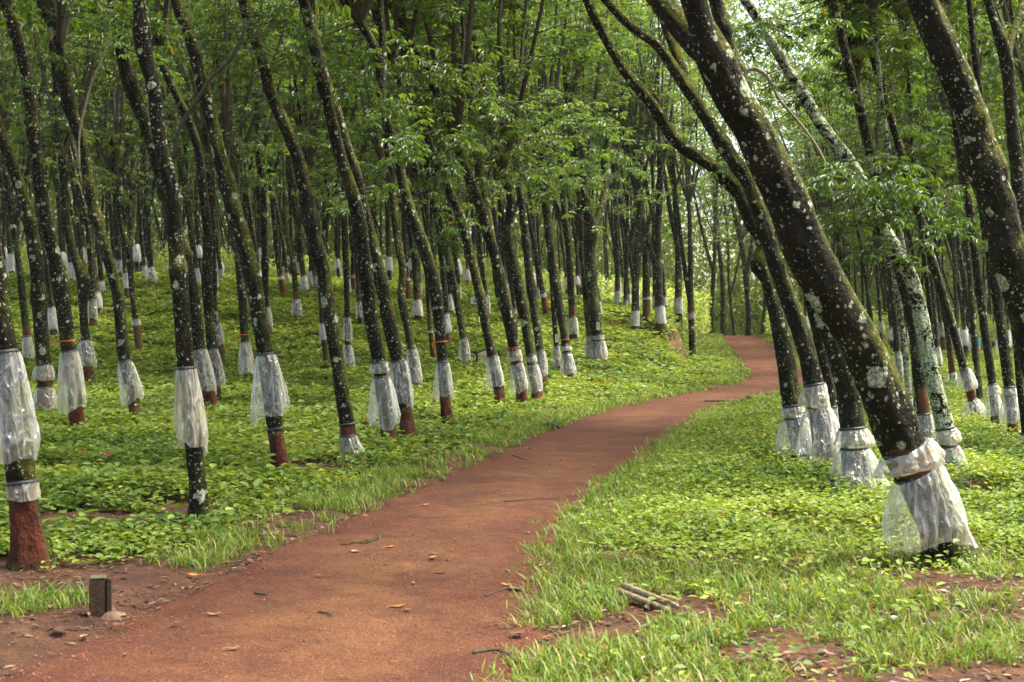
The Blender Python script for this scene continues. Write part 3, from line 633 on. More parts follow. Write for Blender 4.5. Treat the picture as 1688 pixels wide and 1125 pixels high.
'R4': dict(s=[(1575, 930, 96), (1554, 880, 76), (1527, 820, 74), (1508, 775, 76), (1487, 727, 80), (1466, 675, 84), (1438, 610, 80), (1415, 558, 78), (1385, 510, 78), (1352, 455, 80), (1322, 400, 78), (1300, 340, 74), (1272, 280, 70), (1240, 215, 66), (1208, 160, 66), (1176, 95, 66), (1155, 40, 46), (1142, 0, 44), (1120, -70, 40)], g=[(741, 776, 104, O), (782, 905, 118, dict(side=.42, slant=-.02))], p=(742, 782, .9, 0), cup=842,
  fk=[(1185, 110, 40), (1150, 75, 46), (1115, 35, 42), (1080, -10, 38), (1040, -60, 34)],
  lab='biggest foreground tree, thick mossy trunk leaning steeply over two tiers of plastic'),
'R5': dict(s=[(1574, 800, 36), (1566, 750, 31), (1557, 700, 31), (1545, 655, 30), (1535, 610, 29), (1525, 560, 28), (1512, 500, 27), (1500, 455, 26), (1480, 425, 26), (1460, 385, 25), (1437, 347, 25), (1419, 299, 24), (1378, 239, 22), (1351, 202, 22), (1322, 153, 21), (1295, 108, 20), (1273, 71, 19), (1243, 22, 18), (1221, -10, 17)], g=[(708, 730, 44, O), (737, 793, 60)], p=(724, 740, 1, 1), lich=1,
  lab='white lichened tree behind the biggest trunk with a puffed round skirt'),
'R5b': dict(s=[(1529, 737, 24), (1524, 690, 22), (1515, 620, 22), (1508, 560, 21), (1494, 490, 21), (1478, 430, 20), (1465, 380, 19), (1452, 320, 18), (1430, 230, 17), (1404, 130, 16), (1381, 30, 15)], g=[(684, 730, 32)], p=(640, 684, .5, 0),
  lab='brown barked tree tucked behind the white lichened one, limp narrow skirt'),
'R6': dict(s=[(1610, 700, 18), (1603, 660, 16), (1597, 640, 16), (1590, 612, 16), (1578, 570, 15), (1568, 530, 15), (1555, 490, 15), (1540, 440, 15), (1520, 370, 14), (1495, 290, 14), (1470, 200, 13), (1440, 100, 12), (1415, 0, 12)], g=[(609, 641, 30, dict(side=.2, slant=.05)), (660, 695, 40, dict(side=.5))], p=(644, 662, .9, 1),
  lab='leaning tree with two separate flared skirts and red bark between, right side'),
'R7': dict(s=[(1643, 713, 18), (1639, 670, 15), (1634, 620, 15), (1625, 560, 15), (1615, 480, 15), (1605, 400, 14), (1592, 300, 14), (1576, 209, 13), (1560, 110, 13), (1545, 0, 12)], g=[(635, 650, 26, O), (649, 687, 30)], p=(690, 713, .5, 1),
  lab='tree with pinched double skirt standing right of the two flared skirts'),
'R8': dict(s=[(1672, 727, 20), (1668, 690, 18), (1664, 640, 19), (1656, 580, 19), (1648, 520, 19), (1638, 450, 19), (1628, 390, 18), (1612, 300, 17), (1602, 240, 16), (1580, 140, 16), (1560, 40, 15)], g=[(640, 652, 24, O), (652, 695, 34)], p=(695, 727, .6, 1),
  lab='dark straight tree near the right edge with a knotted skirt above a brown foot'),
'R8b': dict(s=[(1694, 750, 16), (1688, 690, 14), (1682, 640, 14), (1676, 570, 13), (1668, 500, 13), (1655, 420, 12), (1640, 330, 12), (1625, 230, 11), (1610, 120, 11)], g=[(716, 746, 26)],
  lab='thin lichened tree at the right edge with a skirt cut by the frame'),
'R9': dict(s=[(1790, 880, 92), (1766, 780, 72), (1742, 680, 68), (1712, 590, 66), (1690, 510, 64), (1664, 425, 62), (1652, 370, 60), (1620, 261, 60), (1600, 190, 58), (1585, 145, 58), (1556, 80, 56), (1520, 0, 54), (1490, -70, 50)], g=[(730, 840, 110)], p=(700, 730, .6, 0),
  lab='thick mottled trunk leaning in from beyond the right edge'),
'R10': dict(s=[(1712, 700, 26), (1702, 600, 25), (1692, 480, 25), (1683, 380, 24), (1678, 300, 23), (1668, 200, 23), (1660, 110, 24), (1653, 75, 24), (1640, 40, 17), (1628, 0, 16)], fk=[(1658, 95, 18), (1668, 60, 15), (1680, 25, 14), (1690, -10, 13)],
  lab='dark tree at upper right edge with a clear Y shaped fork'),
'R12': dict(s=[(1500, 702, 14), (1497, 650, 12), (1493, 590, 12), (1485, 530, 12), (1478, 470, 12), (1468, 400, 11), (1452, 320, 11), (1430, 220, 10)], g=[(657, 688, 18)],
  lab='thin tree seen just right of the biggest trunk, narrow skirt half hidden'),
'R13': dict(s=[(1513, 718, 13), (1510, 650, 11), (1506, 590, 11), (1500, 520, 11), (1492, 440, 11), (1480, 360, 10), (1465, 260, 10)], g=(),
  lab='thin skirtless dotted tree between the biggest trunk and the white lichened tree'),
'R14': dict(s=[(1483, 632, 11), (1480, 590, 10), (1475, 530, 10), (1468, 460, 10), (1460, 380, 9), (1448, 300, 9)], g=[(580, 618, 16)],
  lab='distant tree with tall pale skirt against the big trunk\'s right side'),
'R15': dict(s=[(1547, 615, 11), (1544, 580, 10), (1540, 520, 10), (1533, 450, 10), (1524, 370, 9), (1512, 280, 9)], g=[(573, 603, 18)],
  lab='distant tree with grey pleated skirt right of the white lichened stem'),
'R16': dict(s=[(1572, 640, 12), (1568, 600, 11), (1562, 550, 10), (1554, 500, 10), (1545, 430, 10), (1530, 340, 9)], g=[(615, 640, 26, dict(side=.3, slant=-.12))], p=(585, 616, .8, 1),
  lab='tree with red bark and a skirt blown out sideways over the ground cover'),
'R17': dict(s=[(1616, 665, 12), (1612, 620, 11), (1607, 570, 11), (1602, 500, 11), (1597, 430, 10), (1590, 340, 10), (1580, 240, 9)], g=(), b=[620],
  lab='dark thin tree with a black band close behind the two flared skirts'),
'R18': dict(s=[(1545, 700, 10), (1540, 640, 9), (1536, 560, 9), (1530, 480, 9), (1520, 400, 8)], g=(),
  lab='sapling thin stem directly right of the white lichened trunk'),
}
# trees on and beyond the slope: x, guard y_top, y_bottom, foot y, guard width, foot kind (s plain, r red neck, k bare red or brown foot), stem width, label
HILL = [
(11, 429, 459, 467, 14, 's', 10, 'crest tree at far left with plump skirt over a brown foot'),
(19, 419, 450, 457, 10, 's', 9, 'crest tree at far left, its skirt peeping from behind the plump one'),
(33, 426, 446, 452, 8, 's', 7, 'far left crest tree with tiny yellowish skirt'),
(76, 420, 447, 461, 11, 's', 9, 'crest tree with long narrow skirt and rusty foot near the left edge'),
(90, 507, 545, 562, 18, 's', 12, 'slope tree with tear shaped skirt left of the creamy skirted tree'),
(11, 485, 512, 522, 13, 's', 10, 'slope tree half hidden by the nearest left trunk'),
(50, 556, 593, 602, 18, 'r', 13, 'slope tree whose gathered skirt shows left of the frilled tree'),
(119, 433, 463, 471, 11, 's', 9, 'crest tree with skirt seen just left of the elbowed thin tree'),
(138, 437, 457, 463, 9, 'r', 8, 'crest tree with red neck right beside the elbowed stem'),
(154, 496, 528, 545, 17, 's', 12, 'slope tree, left of the touching pair, square skirt over brown foot'),
(164, 482, 511, 524, 15, 'r', 11, 'slope tree, right of the touching pair, puckered skirt'),
(171, 464, 482, 490, 10, 's', 8, 'small crest tree above the touching pair of slope trees'),
(198, 430, 452, 462, 14, 's', 10, 'crest tree with bulky skirt over tan foot, left of the slender forked tree'),
(211, 450, 474, 495, 9, 's', 8, 'crest tree directly behind the slender forked tree'),
(240, 439, 457, 462, 8, 's', 7, 'crest tree with straight narrow skirt left of the windblown one'),
(251, 444, 468, 471, 21, 's', 9, 'crest tree with wide windblown skirt right of the slender forked tree'),
(328, 443, 468, 476, 11, 's', 9, 'crest tree with white skirt between the pale blotched tree and the knotted tree'),
(357, 455, 476, 481, 9, 's', 8, 'crest tree with skirt just right of the knotted tree'),
(366, 447, 463, 466, 11, 's', 7, 'faint crest tree farther back, right of the knotted tree'),
(429, 447, 455, 468, 7, 'k', 7, 'crest tree with red foot left of the straight dark slope tree'),
(469, 456, 461, 496, 8, 'k', 9, 'slope tree with tall dark red foot and no full skirt'),
(475, 452, 470, 473, 8, 's', 6, 'crest tree with slim white skirt behind the dark red foot'),
(504, 459, 483, 485, 14, 'r', 9, 'crest tree with red neck and boxy skirt right of the forked slope tree'),
(513, 450, 472, 475, 10, 's', 8, 'crest tree with loose skirt behind the boxy one'),
(522, 459, 476, 478, 9, 'r', 8, 'crest tree with small skirt left of the long spotted tree'),
(538, 533, 562, 603, 12, 's', 9, 'slope tree peeking out left of the long spotted tree, brown foot'),
(575, 461, 482, 487, 9, 's', 7, 'crest tree with narrow white skirt right of the two skirted pale tree'),
(582, 454, 459, 481, 9, 'k', 8, 'crest tree with short brown foot near the small red necked tree'),
(674, 459, 463, 497, 9, 'k', 10, 'crest tree with thick tan foot, no skirt, right of the mossy tree'),
(690, 495, 522, 532, 17, 'r', 12, 'slope tree with wide red neck and bell skirt, left of the brick red foot tree'),
(692, 469, 488, 491, 9, 's', 7, 'faint crest tree above the bell skirt'),
(724, 473, 488, 494, 6, 's', 6, 'crest tree with sliver of white left of the slim lichened tree'),
(745, 485, 512, 524, 10, 's', 8, 'slope tree with pinkish narrow skirt beside the slim lichened tree'),
(757, 471, 494, 500, 10, 's', 8, 'crest tree with leaning skirt just left of the gabled sign'),
(739, 518, 550, 569, 15, 's', 11, 'slope tree with loose skirt right above the orange ribboned trunk'),
(715, 545, 549, 599, 8, 'k', 8, 'slope tree with long brown foot close left of the brick red foot'),
(805, 488, 516, 534, 13, 's', 9, 'slope tree with dull skirt right of the gabled sign'),
(797, 470, 486, 490, 7, 's', 6, 'crest tree with bright skirt bit above the gabled sign'),
(838, 469, 492, 497, 8, 's', 7, 'crest tree seen through the waist of the forking ribboned tree'),
(850, 512, 517, 557, 9, 'k', 9, 'slope tree with vivid red foot between the ribboned and tan necked trees'),
(891, 474, 496, 501, 10, 'r', 8, 'crest tree with pink topped skirt right of the ribboned cluster'),
(902, 484, 491, 529, 8, 'k', 9, 'slope tree with tall red brown foot above the very thin plated tree'),
(946, 524, 553, 566, 18, 'r', 13, 'slope tree with flared skirt left of the stout plated tree'),
(990, 498, 517, 526, 8, 's', 7, 'crest tree with skirt showing at the stout tree\'s right side'),
(1018, 480, 500, 508, 9, 's', 9, 'crest tree with leaning pale stem right of the stout tree'),
(1031, 496, 508, 513, 7, 's', 7, 'crest tree with the shortest skirt, between two taller ones'),
(1037, 486, 505, 510, 8, 's', 8, 'crest tree with straight pale skirt left of the open crest tree'),
(1046, 513, 539, 550, 12, 's', 13, 'open crest tree with small barrel skirt above a banded foot'),
(1052, 494, 509, 513, 7, 's', 7, 'crest tree hidden behind the barrel skirt tree'),
(1066, 491, 494, 528, 11, 'k', 13, 'crest tree with stubby grey brown foot and no skirt near the bank'),
(1090, 506, 533, 548, 17, 's', 15, 'open crest tree with bell skirt standing nearest the cut bank'),
(1080, 488, 505, 512, 7, 's', 8, 'crest tree just left behind the bell skirt at the bank'),
(1097, 490, 505, 512, 8, 's', 8, 'crest tree just right behind the bell skirt at the bank'),
(1119, 492, 516, 519, 14, 'r', 13, 'tree on the bank\'s brow with pale stripe down its bark'),
(1142, 516, 527, 532, 12, 'r', 11, 'last tree on the bank before the path, splitting into a V'),
]
ROWG = 'rubber trees with plastic rain guards left of the path'
RIGHTG = 'rubber trees with plastic rain guards right of the path'
ROOTS = {}
def extend(P, r, d, htop):
    """carry the traced stem on above the frame up to the crown"""
    P = list(P); r = list(r); T = P[-1] - P[-2]; T = T / np.linalg.norm(T)
    while P[-1][2] - P[0][2] < htop:
        T = T * .86 + np.array([random.uniform(-.06, .06), random.uniform(-.1, .1), .9]) * .14; T /= np.linalg.norm(T)
        P.append(P[-1] + T * .6); r.append(max(.03, r[-1] * .93))
    return np.array(P), np.array(r)
def tree_from_px(key, d0):
    s = d0['s']; bx, by = s[0][0], s[0][1]
    d = ray_ground(bx, by) or 60.0
    if key == 'R10': d = 17.0
    yj = random.uniform(-.012, .012) + (-.03 if key == 'R4' else 0)
    P = []; r = []
    for x, y, wd in s:
        h = (by - y) / F * d; dd = d * (1 + yj * h * .5)
        P.append(px2w(x, y, dd)); r.append(wd / 2 / F * dd * .91)
    P = np.array(P); r = np.array(r)
    base = np.array([P[0][0], P[0][1], gz(P[0][0], P[0][1])])
    P[0][2] = base[2] - .02
    htop = 7.0 if d < 28 else 6.0
    near = 2 if d < 17 else 1
    kn = random.Random(key)
    Pe, re = extend(P, r, d, htop)
    n = int(len(Pe) * (11 if near == 2 else 5)); S = resample(np.column_stack([Pe, re]), n)
    Pn, rn = S[:, :3], S[:, 3].copy()
    for _ in range(7):
        q = kn.uniform(1.9, 7) + base[2]; rn = rn * (1 + kn.uniform(.05, .22) * np.exp(-((Pn[:, 2] - q) / kn.uniform(.05, .14)) ** 2))
    hh = Pn[:, 2] - base[2]; rn = rn * (1 + .30 * np.exp(-np.clip(hh, 0, None) / .12))
    Pn = np.vstack([Pn[0] - (0, 0, .15), Pn]); rn = np.concatenate([[rn[0] * 1.08], rn])
    kx = np.interp
    ys = np.array([q[1] for q in s][::-1], float)
    dep = lambda y: float(np.interp(y, ys, [q[1] for q in P][::-1]))
    zz = lambda y: EYE + (HY - y) / F * dep(y) - base[2]
    G = []
    for g in d0.get('g') or ():
        yt, yb, wb = g[:3]; L = (yb - yt) / F * dep(yt); G.append((zz(yt), L, wb / 2 / F * d * .98, g[3] if len(g) > 3 else {}))
    pn = None
    if d0.get('p'): q = d0['p']; pn = (max(.0, zz(q[1])), zz(q[0]), q[2], q[3])
    fk = []
    if d0.get('fk'):
        q = d0['fk']; d1 = dep(q[0][1]); Q = [px2w(x, y, d1 * (1 + .01 * i)) for i, (x, y, w_) in enumerate(q)]; rq = [w_ / 2 / F * d1 for *_, w_ in q]
        Q = np.array(Q); Q2, r2 = extend(Q, np.array(rq), d, htop + base[2] * 0 - (Q[0][2] - base[2]))
        S = resample(np.column_stack([Q2, r2]), len(Q2) * 4); fk.append((S[:, :3], S[:, 3]))
    ch = (6.2 if d < 28 else 5.2) + random.uniform(-.3, .6)
    a = Axis(Pn, rn).at(base[2] + ch)
    crown = [(a, random.choice(CROWN_C if d < 20 else CROWN_A), random.uniform(.85, 1.1), random.uniform(0, 6.28))]
    if fk and d < 30:
        pass
    kw = {}
    if key in ('R5', 'R13', 'R12'): kw['bark'] = M_BARK_WHITE
    if key == 'R5': kw['twigs'] = [([px2w(x, y, 15.2) for x, y in ((1226, 126), (1240, 112), (1258, 120), (1285, 165), (1315, 200), (1340, 232), (1360, 270), (1367, 302))], (.02, .012), M_PALETWIG), ([px2w(x, y, 15.2) for x, y in ((1274, 212), (1294, 201), (1312, 190))], (.012, .006), M_PALETWIG)]
    if key == 'K': kw['twigs'] = [([px2w(x, y, 15) for x, y in ((410, 34), (395, 70), (381, 97), (347, 130), (325, 165), (310, 187), (292, 225), (287, 262))], (.02, .022), M_TWIG), ([px2w(x, y, 16.3) for x, y in ((437, 160), (410, 190), (390, 215), (373, 272))], (.008, .012), M_TWIG)]
    if key == 'C': kw['twigs'] = [([px2w(x, y, 20) for x, y in ((178, 60), (168, 100), (157, 123), (140, 180), (131, 224), (131, 275))], (.01, .016), M_PALETWIG)]
    root = make_tree(tuple(base), Pn, rn, d0['lab'], RIGHTG if key[0] == 'R' and key != 'R' else ROWG, G, pn, near, crown, seed=sum(map(ord, key)) + len(key),
                     bands=[zz(y) for y in d0.get('b', ())], forks=fk, cup=(zz(d0['cup']) if d0.get('cup') else False), ribbons=[zz(y) for y in d0.get('rib', ())], tagz=[zz(y) for y in d0.get('tag', ())], **kw)
    ROOTS[key] = (root, d, Pn, rn); return root
for k_, v_ in TR.items(): tree_from_px(k_, v_)

# leafy shoots hanging low off the nearer stems: (tree, px, py, depth factor, scale)
for i, (k_, x, y, df, s_) in enumerate([('T', 640, 110, .97, 1.5), ('T', 700, 250, .95, 1.5), ('S', 690, 425, .95, .8), ('T', 665, 200, 1.0, 1.4), ('AA', 740, 300, .98, 1.5), ('AA', 700, 140, .96, 1.6), ('BB', 800, 240, .98, 1.6), ('BB', 760, 390, .97, 1.3),
        ('CC', 880, 300, .98, 1.6), ('CC', 850, 200, .95, 1.6), ('FF', 930, 290, .95, 1.8), ('FF', 960, 220, .95, 1.8), ('GG', 1010, 270, .95, 1.8), ('GG', 1040, 330, .97, 1.6), ('R5', 1430, 300, .93, 1.2), ('R5', 1480, 360, .95, 1.2), ('R5', 1380, 330, .97, 1.1), ('R5', 1500, 420, .97, 1.0), ('R1', 1205, 285, .98, .8),
        ('R5', 1300, 60, .97, 1.1), ('K', 420, 45, .95, 1.0), ('N', 455, 110, .97, 1.1), ('Q', 560, 160, .96, 1.1), ('R', 600, 330, 1.0, 1.1), ('R5b', 1440, 180, .98, 1.3), ('R5b', 1520, 250, .95, 1.3), ('R6', 1560, 330, .95, 1.4), ('R6', 1500, 120, .95, 1.4), ('R3', 1255, 150, 1.15, 1.1), ('E', 60, 110, .98, 1.0), ('C', 20, 160, .98, 1.0), ('H', 250, 40, .97, 1.1), ('R7', 1600, 380, .95, 1.2), ('R8', 1560, 60, .95, 1.4), ('G', 180, 30, .97, .8)]):
    root, d, *_ = ROOTS[k_]; add_shoot(root, px2w(x, y, d * df), i, s_ * .54); add_shoot(root, px2w(x + 38 * (-1) ** i, y + 22, d * df * 1.03), i + 2, s_ * .46)

def generic_stem(base, H, lean, r0, seed, fork=True):
    rg = random.Random(seed); P = [np.array(base)]; T = np.array([math.tan(lean), rg.uniform(-.03, .03), 1.0]); T /= np.linalg.norm(T)
    n = 16; fk = []; fi = rg.randint(4, 8) if fork else 99; r = []
    for i in range(n):
        T = T + np.array([rg.uniform(-.05, .04), rg.uniform(-.04, .04), 0]); T[2] += .02; T /= np.linalg.norm(T); P.append(P[-1] + T * H / n)
    P = np.array(P); r = r0 * np.linspace(1, .45, n + 1)
    if fork:
        sgn = rg.choice((-1, 1)); Q = [P[fi]]; T2 = np.array([sgn * rg.uniform(.18, .4), rg.uniform(-.2, .2), 1.0]); T2 /= np.linalg.norm(T2)
        r[fi] *= 1.2
        for i in range(n - fi):
            T2 = T2 * .93 + np.array([rg.uniform(-.05, .05), rg.uniform(-.04, .04), 1]) * .07; T2 /= np.linalg.norm(T2); Q.append(Q[-1] + T2 * H / n)
        Q = np.array(Q); S = resample(np.column_stack([Q, np.linspace(r[fi] * .72, r0 * .35, len(Q))]), len(Q) * 2); fk = [(S[:, :3], S[:, 3])]
    S = resample(np.column_stack([P, r]), 34); hh = S[:, 2] - base[2]; rr = S[:, 3] * (1 + .25 * np.exp(-np.clip(hh, 0, None) / .1))
    Pn = np.vstack([S[0, :3] - (0, 0, .2), S[:, :3]]); rn = np.concatenate([[rr[0]], rr]); return Pn, rn, fk
placed = [(v[0].location.x, v[0].location.y) for v in ROOTS.values()]
for i, (x, yt, yb, yf, wg, kd, sw, lab) in enumerate(HILL):
    d = ray_ground(x, yf, 20, 66)
    if d is None: d = 58.0 + (i % 3)
    X = (x - HX) / F * d; base = (X, d, gz(X, d))
    lean = R(random.uniform(-8, -2)) if x < 950 else R(random.uniform(-5, 3))
    Pn, rn, fk = generic_stem(base, 8.5, lean, sw / 2 / F * d * 1.05, i + 40, True)
    ax = Axis(Pn, rn); shift = px2w(x, 0, d)[0] - ax.at(base[2] + 1)[0]
    z = lambda y: max(.15, EYE + (HY - y) / F * d - base[2])
    L = (yb - yt) / F * d; zt = max(z(yt), L + .12)
    G = [(zt, L, wg / 2 / F * d, dict(side=.7, old=(i % 3 == 0)))]; pn = None
    if kd == 'r': pn = (zt, zt + .2, 1, 1)
    elif kd == 'k': pn = (0, zt, .9 if 'red' in lab else .4, 1)
    else: pn = (0, zt - L + .05, .45, 1)
    cp = ax.at(base[2] + random.uniform(5.4, 6.6))
    make_tree(base, Pn, rn, lab, ROWG, G, pn, 0, [(cp, random.choice(CROWN_C), random.uniform(.8, 1.0), random.uniform(0, 6.28))], seed=i, forks=fk, bands=([.25] if 'banded' in lab else ()))
    placed.append((X, d))

# ------------------------------------------------------------------ rows beyond: copies of ten stems
protos = []
for i in range(10):
    H = random.uniform(8, 10); r0 = random.uniform(.075, .115)
    Pn, rn, fk = generic_stem((0, 0, 0), H, R(random.uniform(-6, 1)), r0, 500 + i, i % 4 != 3)
    zt = random.uniform(1.0, 1.45); L = random.uniform(.5, .7)
    G = [(zt, L, random.uniform(.17, .25), dict(side=.6, old=i % 3 == 0))] if i != 7 else []
    cz = random.uniform(5.8, 7.2)
    protos.append(make_tree((0, 0, 0), Pn, rn, 'x', 'x', G, (0, zt - L, .5, 1) if i % 2 else (zt, zt + .18, 1, 1), 0,
                  [(Axis(Pn, rn).at(cz), CROWN_B[i % 5], 1.0, i * 1.1)], seed=900 + i, forks=fk))
used = [False] * 10
def copy_tree(o):
    c = o.copy(); COL.objects.link(c)
    for ch in o.children:
        k = ch.copy(); COL.objects.link(k); k.parent = c
    return c
spots = []
def ok(X, Y, dmin): return all((X - a) ** 2 + (Y - b) ** 2 > dmin ** 2 for a, b in placed)
rowy = 61.0
while rowy < 106:
    x = -rowy * .40 + random.uniform(0, 2)
    while x < rowy * .43:
        X = x + random.uniform(-.5, .5); Y = rowy + random.uniform(-.9, .9)
        u_ = float(pathx(Y)) - X
        if (u_ > 5.0 or u_ < -3.6) and ok(X, Y, 1.9) and not (Y > 84 and .10 < X / Y < .205): spots.append((X, Y, 'L' if u_ > 0 else 'R'))
        x += 2.7
    rowy += 4.2
rowy = 28.0
while rowy < 60:
    x = float(pathx(rowy)) + 5.0
    while x < rowy * .42 + 1.0:
        X = x + random.uniform(-.5, .5); Y = rowy + random.uniform(-.8, .8)
        if ok(X, Y, 2.0) and (X - .36 * Y < 1.5) and X / Y > .235 and not (Y < 40 and X / Y < .31): spots.append((X, Y, 'R'))
        x += 3.3
    rowy += 4.4
spots.sort(key=lambda s: s[1])
extra = spots[300 - len(TR) - len(HILL):]; spots = spots[:300 - len(TR) - len(HILL)]
if extra:
    mb = MB()
    for i, (X, Y, sd) in enumerate(extra + [(random.uniform(-.4, .42) * yy, yy, 'x') for yy in np.linspace(88, 107, 90)]):
        if sd == 'x' and .11 < X / Y < .2: continue
        Pn, rn, fk = generic_stem((X, Y, gz(X, Y)), random.uniform(9, 13), R(random.uniform(-5, 2)), random.uniform(.07, .11), 3000 + i, i % 3 > 0)
        tube(mb, Pn[::3], rn[::3], 6, 0); 
        for Q_, r_ in fk: tube(mb, Q_[::3], r_[::3], 5, 0)
    tag(obj('distant_tree_rows', mb.build('distant_tree_rows', [M_BARK])), 'dense thin stems of the farthest tree rows against the bright foliage', 'tree rows', kind='stuff')
print('extra', len(extra))
for i, (X, Y, sd) in enumerate(spots):
    j = random.randrange(10)
    if used[j]: t_ = copy_tree(protos[j])
    else: t_ = protos[j]; used[j] = True
    t_.location = (X, Y, gz(X, Y)); s_ = random.uniform(.9, 1.15); t_.scale = (s_, s_, s_); t_.rotation_euler = (0, 0, random.uniform(-.5, .5))
    if sd == 'L': tag(t_, 'slender rubber tree in the packed rows behind the crest of the slope', 'tree', 'rubber trees packed behind the crest')
    elif Y < 60: tag(t_, 'slender rubber tree in the packed shady rows deep on the right of the path', 'tree', 'rubber trees in the shady rows on the right')
    else: tag(t_, 'slender rubber tree far back in the rows right of the path\'s end', 'tree', 'rubber trees in the far rows on the right')
print('TREES', len(TR), len(HILL), len(spots))

# thin unguarded trees where the path leaves the grove
rng = np.random.default_rng(77)
for i, (x, d, H, wd, lab) in enumerate([(1172, 92, 13, 9, 'spindly forest tree left of the path\'s far end'), (1192, 97, 12, 11, 'straight pale forest tree exactly at the path\'s far end'), (1212, 103, 12, 7, 'thin leaning forest tree just right behind the pale one'),
        (1234, 99, 13, 12, 'dark forked forest tree beyond the path\'s far end'), (1256, 106, 12, 7, 'thinnest forest tree in the bright gap'), (1276, 100, 13, 9, 'forest tree nearest the arching trunk in the bright gap')]):
    X = (x - HX) / F * d; base = (X, d, gz(X, d)); Pn, rn, fk = generic_stem(base, H, R([2, 0, -6, 1, 4, -3][i]), wd / 2 / F * d * .9, 700 + i, i != 1)
    r_ = make_tree(base, Pn, rn, lab, 'forest trees in the bright gap at the path\'s end', (), None, 0, [(Axis(Pn, rn).at(base[2] + 6.5 + i % 3), CROWN_B[i % 5], .7, i)], seed=40 + i, forks=fk)
    r_.name = 'forest_tree'

# ------------------------------------------------------------------ far wood: one leafy mass closing the view
def far_wood():
    n = 420000; Y = rng.uniform(108, 128, n); X = rng.uniform(-.5, .5, n) * 2 * (Y * .52); Z = rng.uniform(0, 1, n) ** 1.1 * 34
    cl = fbm(X * .25 + 100, Z * .25 + Y * .2 + 30, 3) + .35 * (vnoise(X * .9 + 10, Z * .9 + Y) - .5)
    gap = sstep(.10, .13, X / Y) * sstep(.24, .20, X / Y); keep = cl > (.43 + .10 * gap - .10 * sstep(5, 0, Z)); X, Y, Z = X[keep], Y[keep], Z[keep]; n = len(X)
    P = np.stack([X, Y, Z + ground(X, Y) - .3], 1); D = randdir(n, -.3); Nn = randdir(n, 1.5, .8); L = rng.uniform(.26, .52, n)
    V, Q, k = leaf_arrays(P, D, Nn, L, L * .55, False)
    c = np.clip(fbm(X * .4 + 5, Z * .4 + 77, 3) * .9 + rng.random(n) * .5 - .2, 0, 1)
    tag(obj('far_wood', mesh_np('far_wood', V, Q.ravel(), [4] * len(Q), [M_FAR], None, {'rnd': np.repeat(c, k)}, False)), 'bright leafy wood closing the view behind all the trunks', 'wood', kind='stuff')
    n = 260000; Y = rng.uniform(130, 150, n); X = rng.uniform(-1, 1, n) * Y * .52; Z = rng.uniform(0, 1, n) ** 1.25 * 42
    gap = sstep(.10, .13, X / Y) * sstep(.24, .20, X / Y); kp = fbm(X * .35 + 10, Z * .35 + Y * .2 + 3, 3) > .44 + .10 * gap - .2 * sstep(6, 1, Z); X, Y, Z = X[kp], Y[kp], Z[kp]; n = len(X); L = rng.uniform(.4, .75, n)
    V, Q, k = leaf_arrays(np.stack([X, Y, Z + ground(X, Y) - .3], 1), randdir(n, -.3), randdir(n, 1.0, .9), L, L * .6, False)
    tag(obj('distant_wood', mesh_np('distant_wood', V, Q.ravel(), [4] * len(Q), [M_FAR], None, {'rnd': np.repeat(np.clip(rng.random(n) * .6 + .3, 0, 1), k)}, False)), 'hazy mass of pale foliage farthest behind the grove', 'wood', kind='stuff')
    # undergrowth at the path's end and under the far rows
    n = 130000; Y = rng.uniform(84, 108, n); X = Y * rng.uniform(-.42, .45, n)
    hh = 3.4 * fbm(X * .3 + 3, Y * .3 + 60, 3) ** 1.5 * np.where((X / Y > .12) & (X / Y < .2), 1.9, 1.2)
    du = np.abs(X - pathx(Y)); kp = du > 2.0; X, Y, hh = X[kp], Y[kp], hh[kp]; n = len(X)
    P = np.stack([X, Y, ground(X, Y) + hh * rng.random(n) ** .6], 1); L = rng.uniform(.15, .34, n)
    V, Q, k = leaf_arrays(P, randdir(n, .1), randdir(n, 1.6, .8), L, L * .6, False)
    tag(obj('undergrowth', mesh_np('undergrowth', V, Q.ravel(), [4] * len(Q), [M_FAR], None, {'rnd': np.repeat(rng.random(n) * .6 + .4, k)}, False)), 'leafy shrub undergrowth beyond the far end of the path', 'undergrowth', kind='stuff')
far_wood()

# ------------------------------------------------------------------ ground cover and grass
def strips(dens, y0, y1):
    Xs = []; Ys = []; y = y0
    while y < y1:
        dy = max(.4, y * .05); w0 = .40 * (y + dy) + 2.6; n = int(2 * w0 * dy * dens(y)); Xs.append(rng.uniform(-w0, w0, n)); Ys.append(rng.uniform(y, y + dy, n)); y += dy
    return np.concatenate(Xs), np.concatenate(Ys)
def uv(X, Y):
    px = pathx(Y); hw = np.interp(Y, PY, PW); return px - hw - X, X - px - hw
def cover_density(X, Y):
    u, v = uv(X, Y); n = fbm(X * .9 + 11, Y * .9 + 4, 3); n2 = fbm(X * .35 + 60, Y * .35 + 20, 2)
    left = sstep(.25, 1.1, u - .5 * sstep(60, 50, Y) * .2) * sstep(9.0, 11.0, Y + 1.6 * (n - .5) * 2 + .35 * np.clip(u - .6, 0, 2.5))
    slope = np.hypot(ground(X + .3, Y) - ground(X - .3, Y), ground(X, Y + .3) - ground(X, Y - .3)) / .6
    left = left * (1 - .93 * sstep(.6, .95, slope) * sstep(.30, .42, n) * (Y > 40))
    left = np.maximum(left * sstep(.30, .46, n + .20 * sstep(13, 26, Y)), sstep(.62, .7, n) * .5 * (u > .8) * (Y < 11))
    right = sstep(.0, .9, v) * (.07 + .93 * sstep(8.8, 11.6, Y + (n2 - .5) * 4)) * sstep(.40, .58, n + .22 * sstep(8.5, 11.5, Y))
    return np.where(u > 0, left, np.where(v > 0, right, 0))
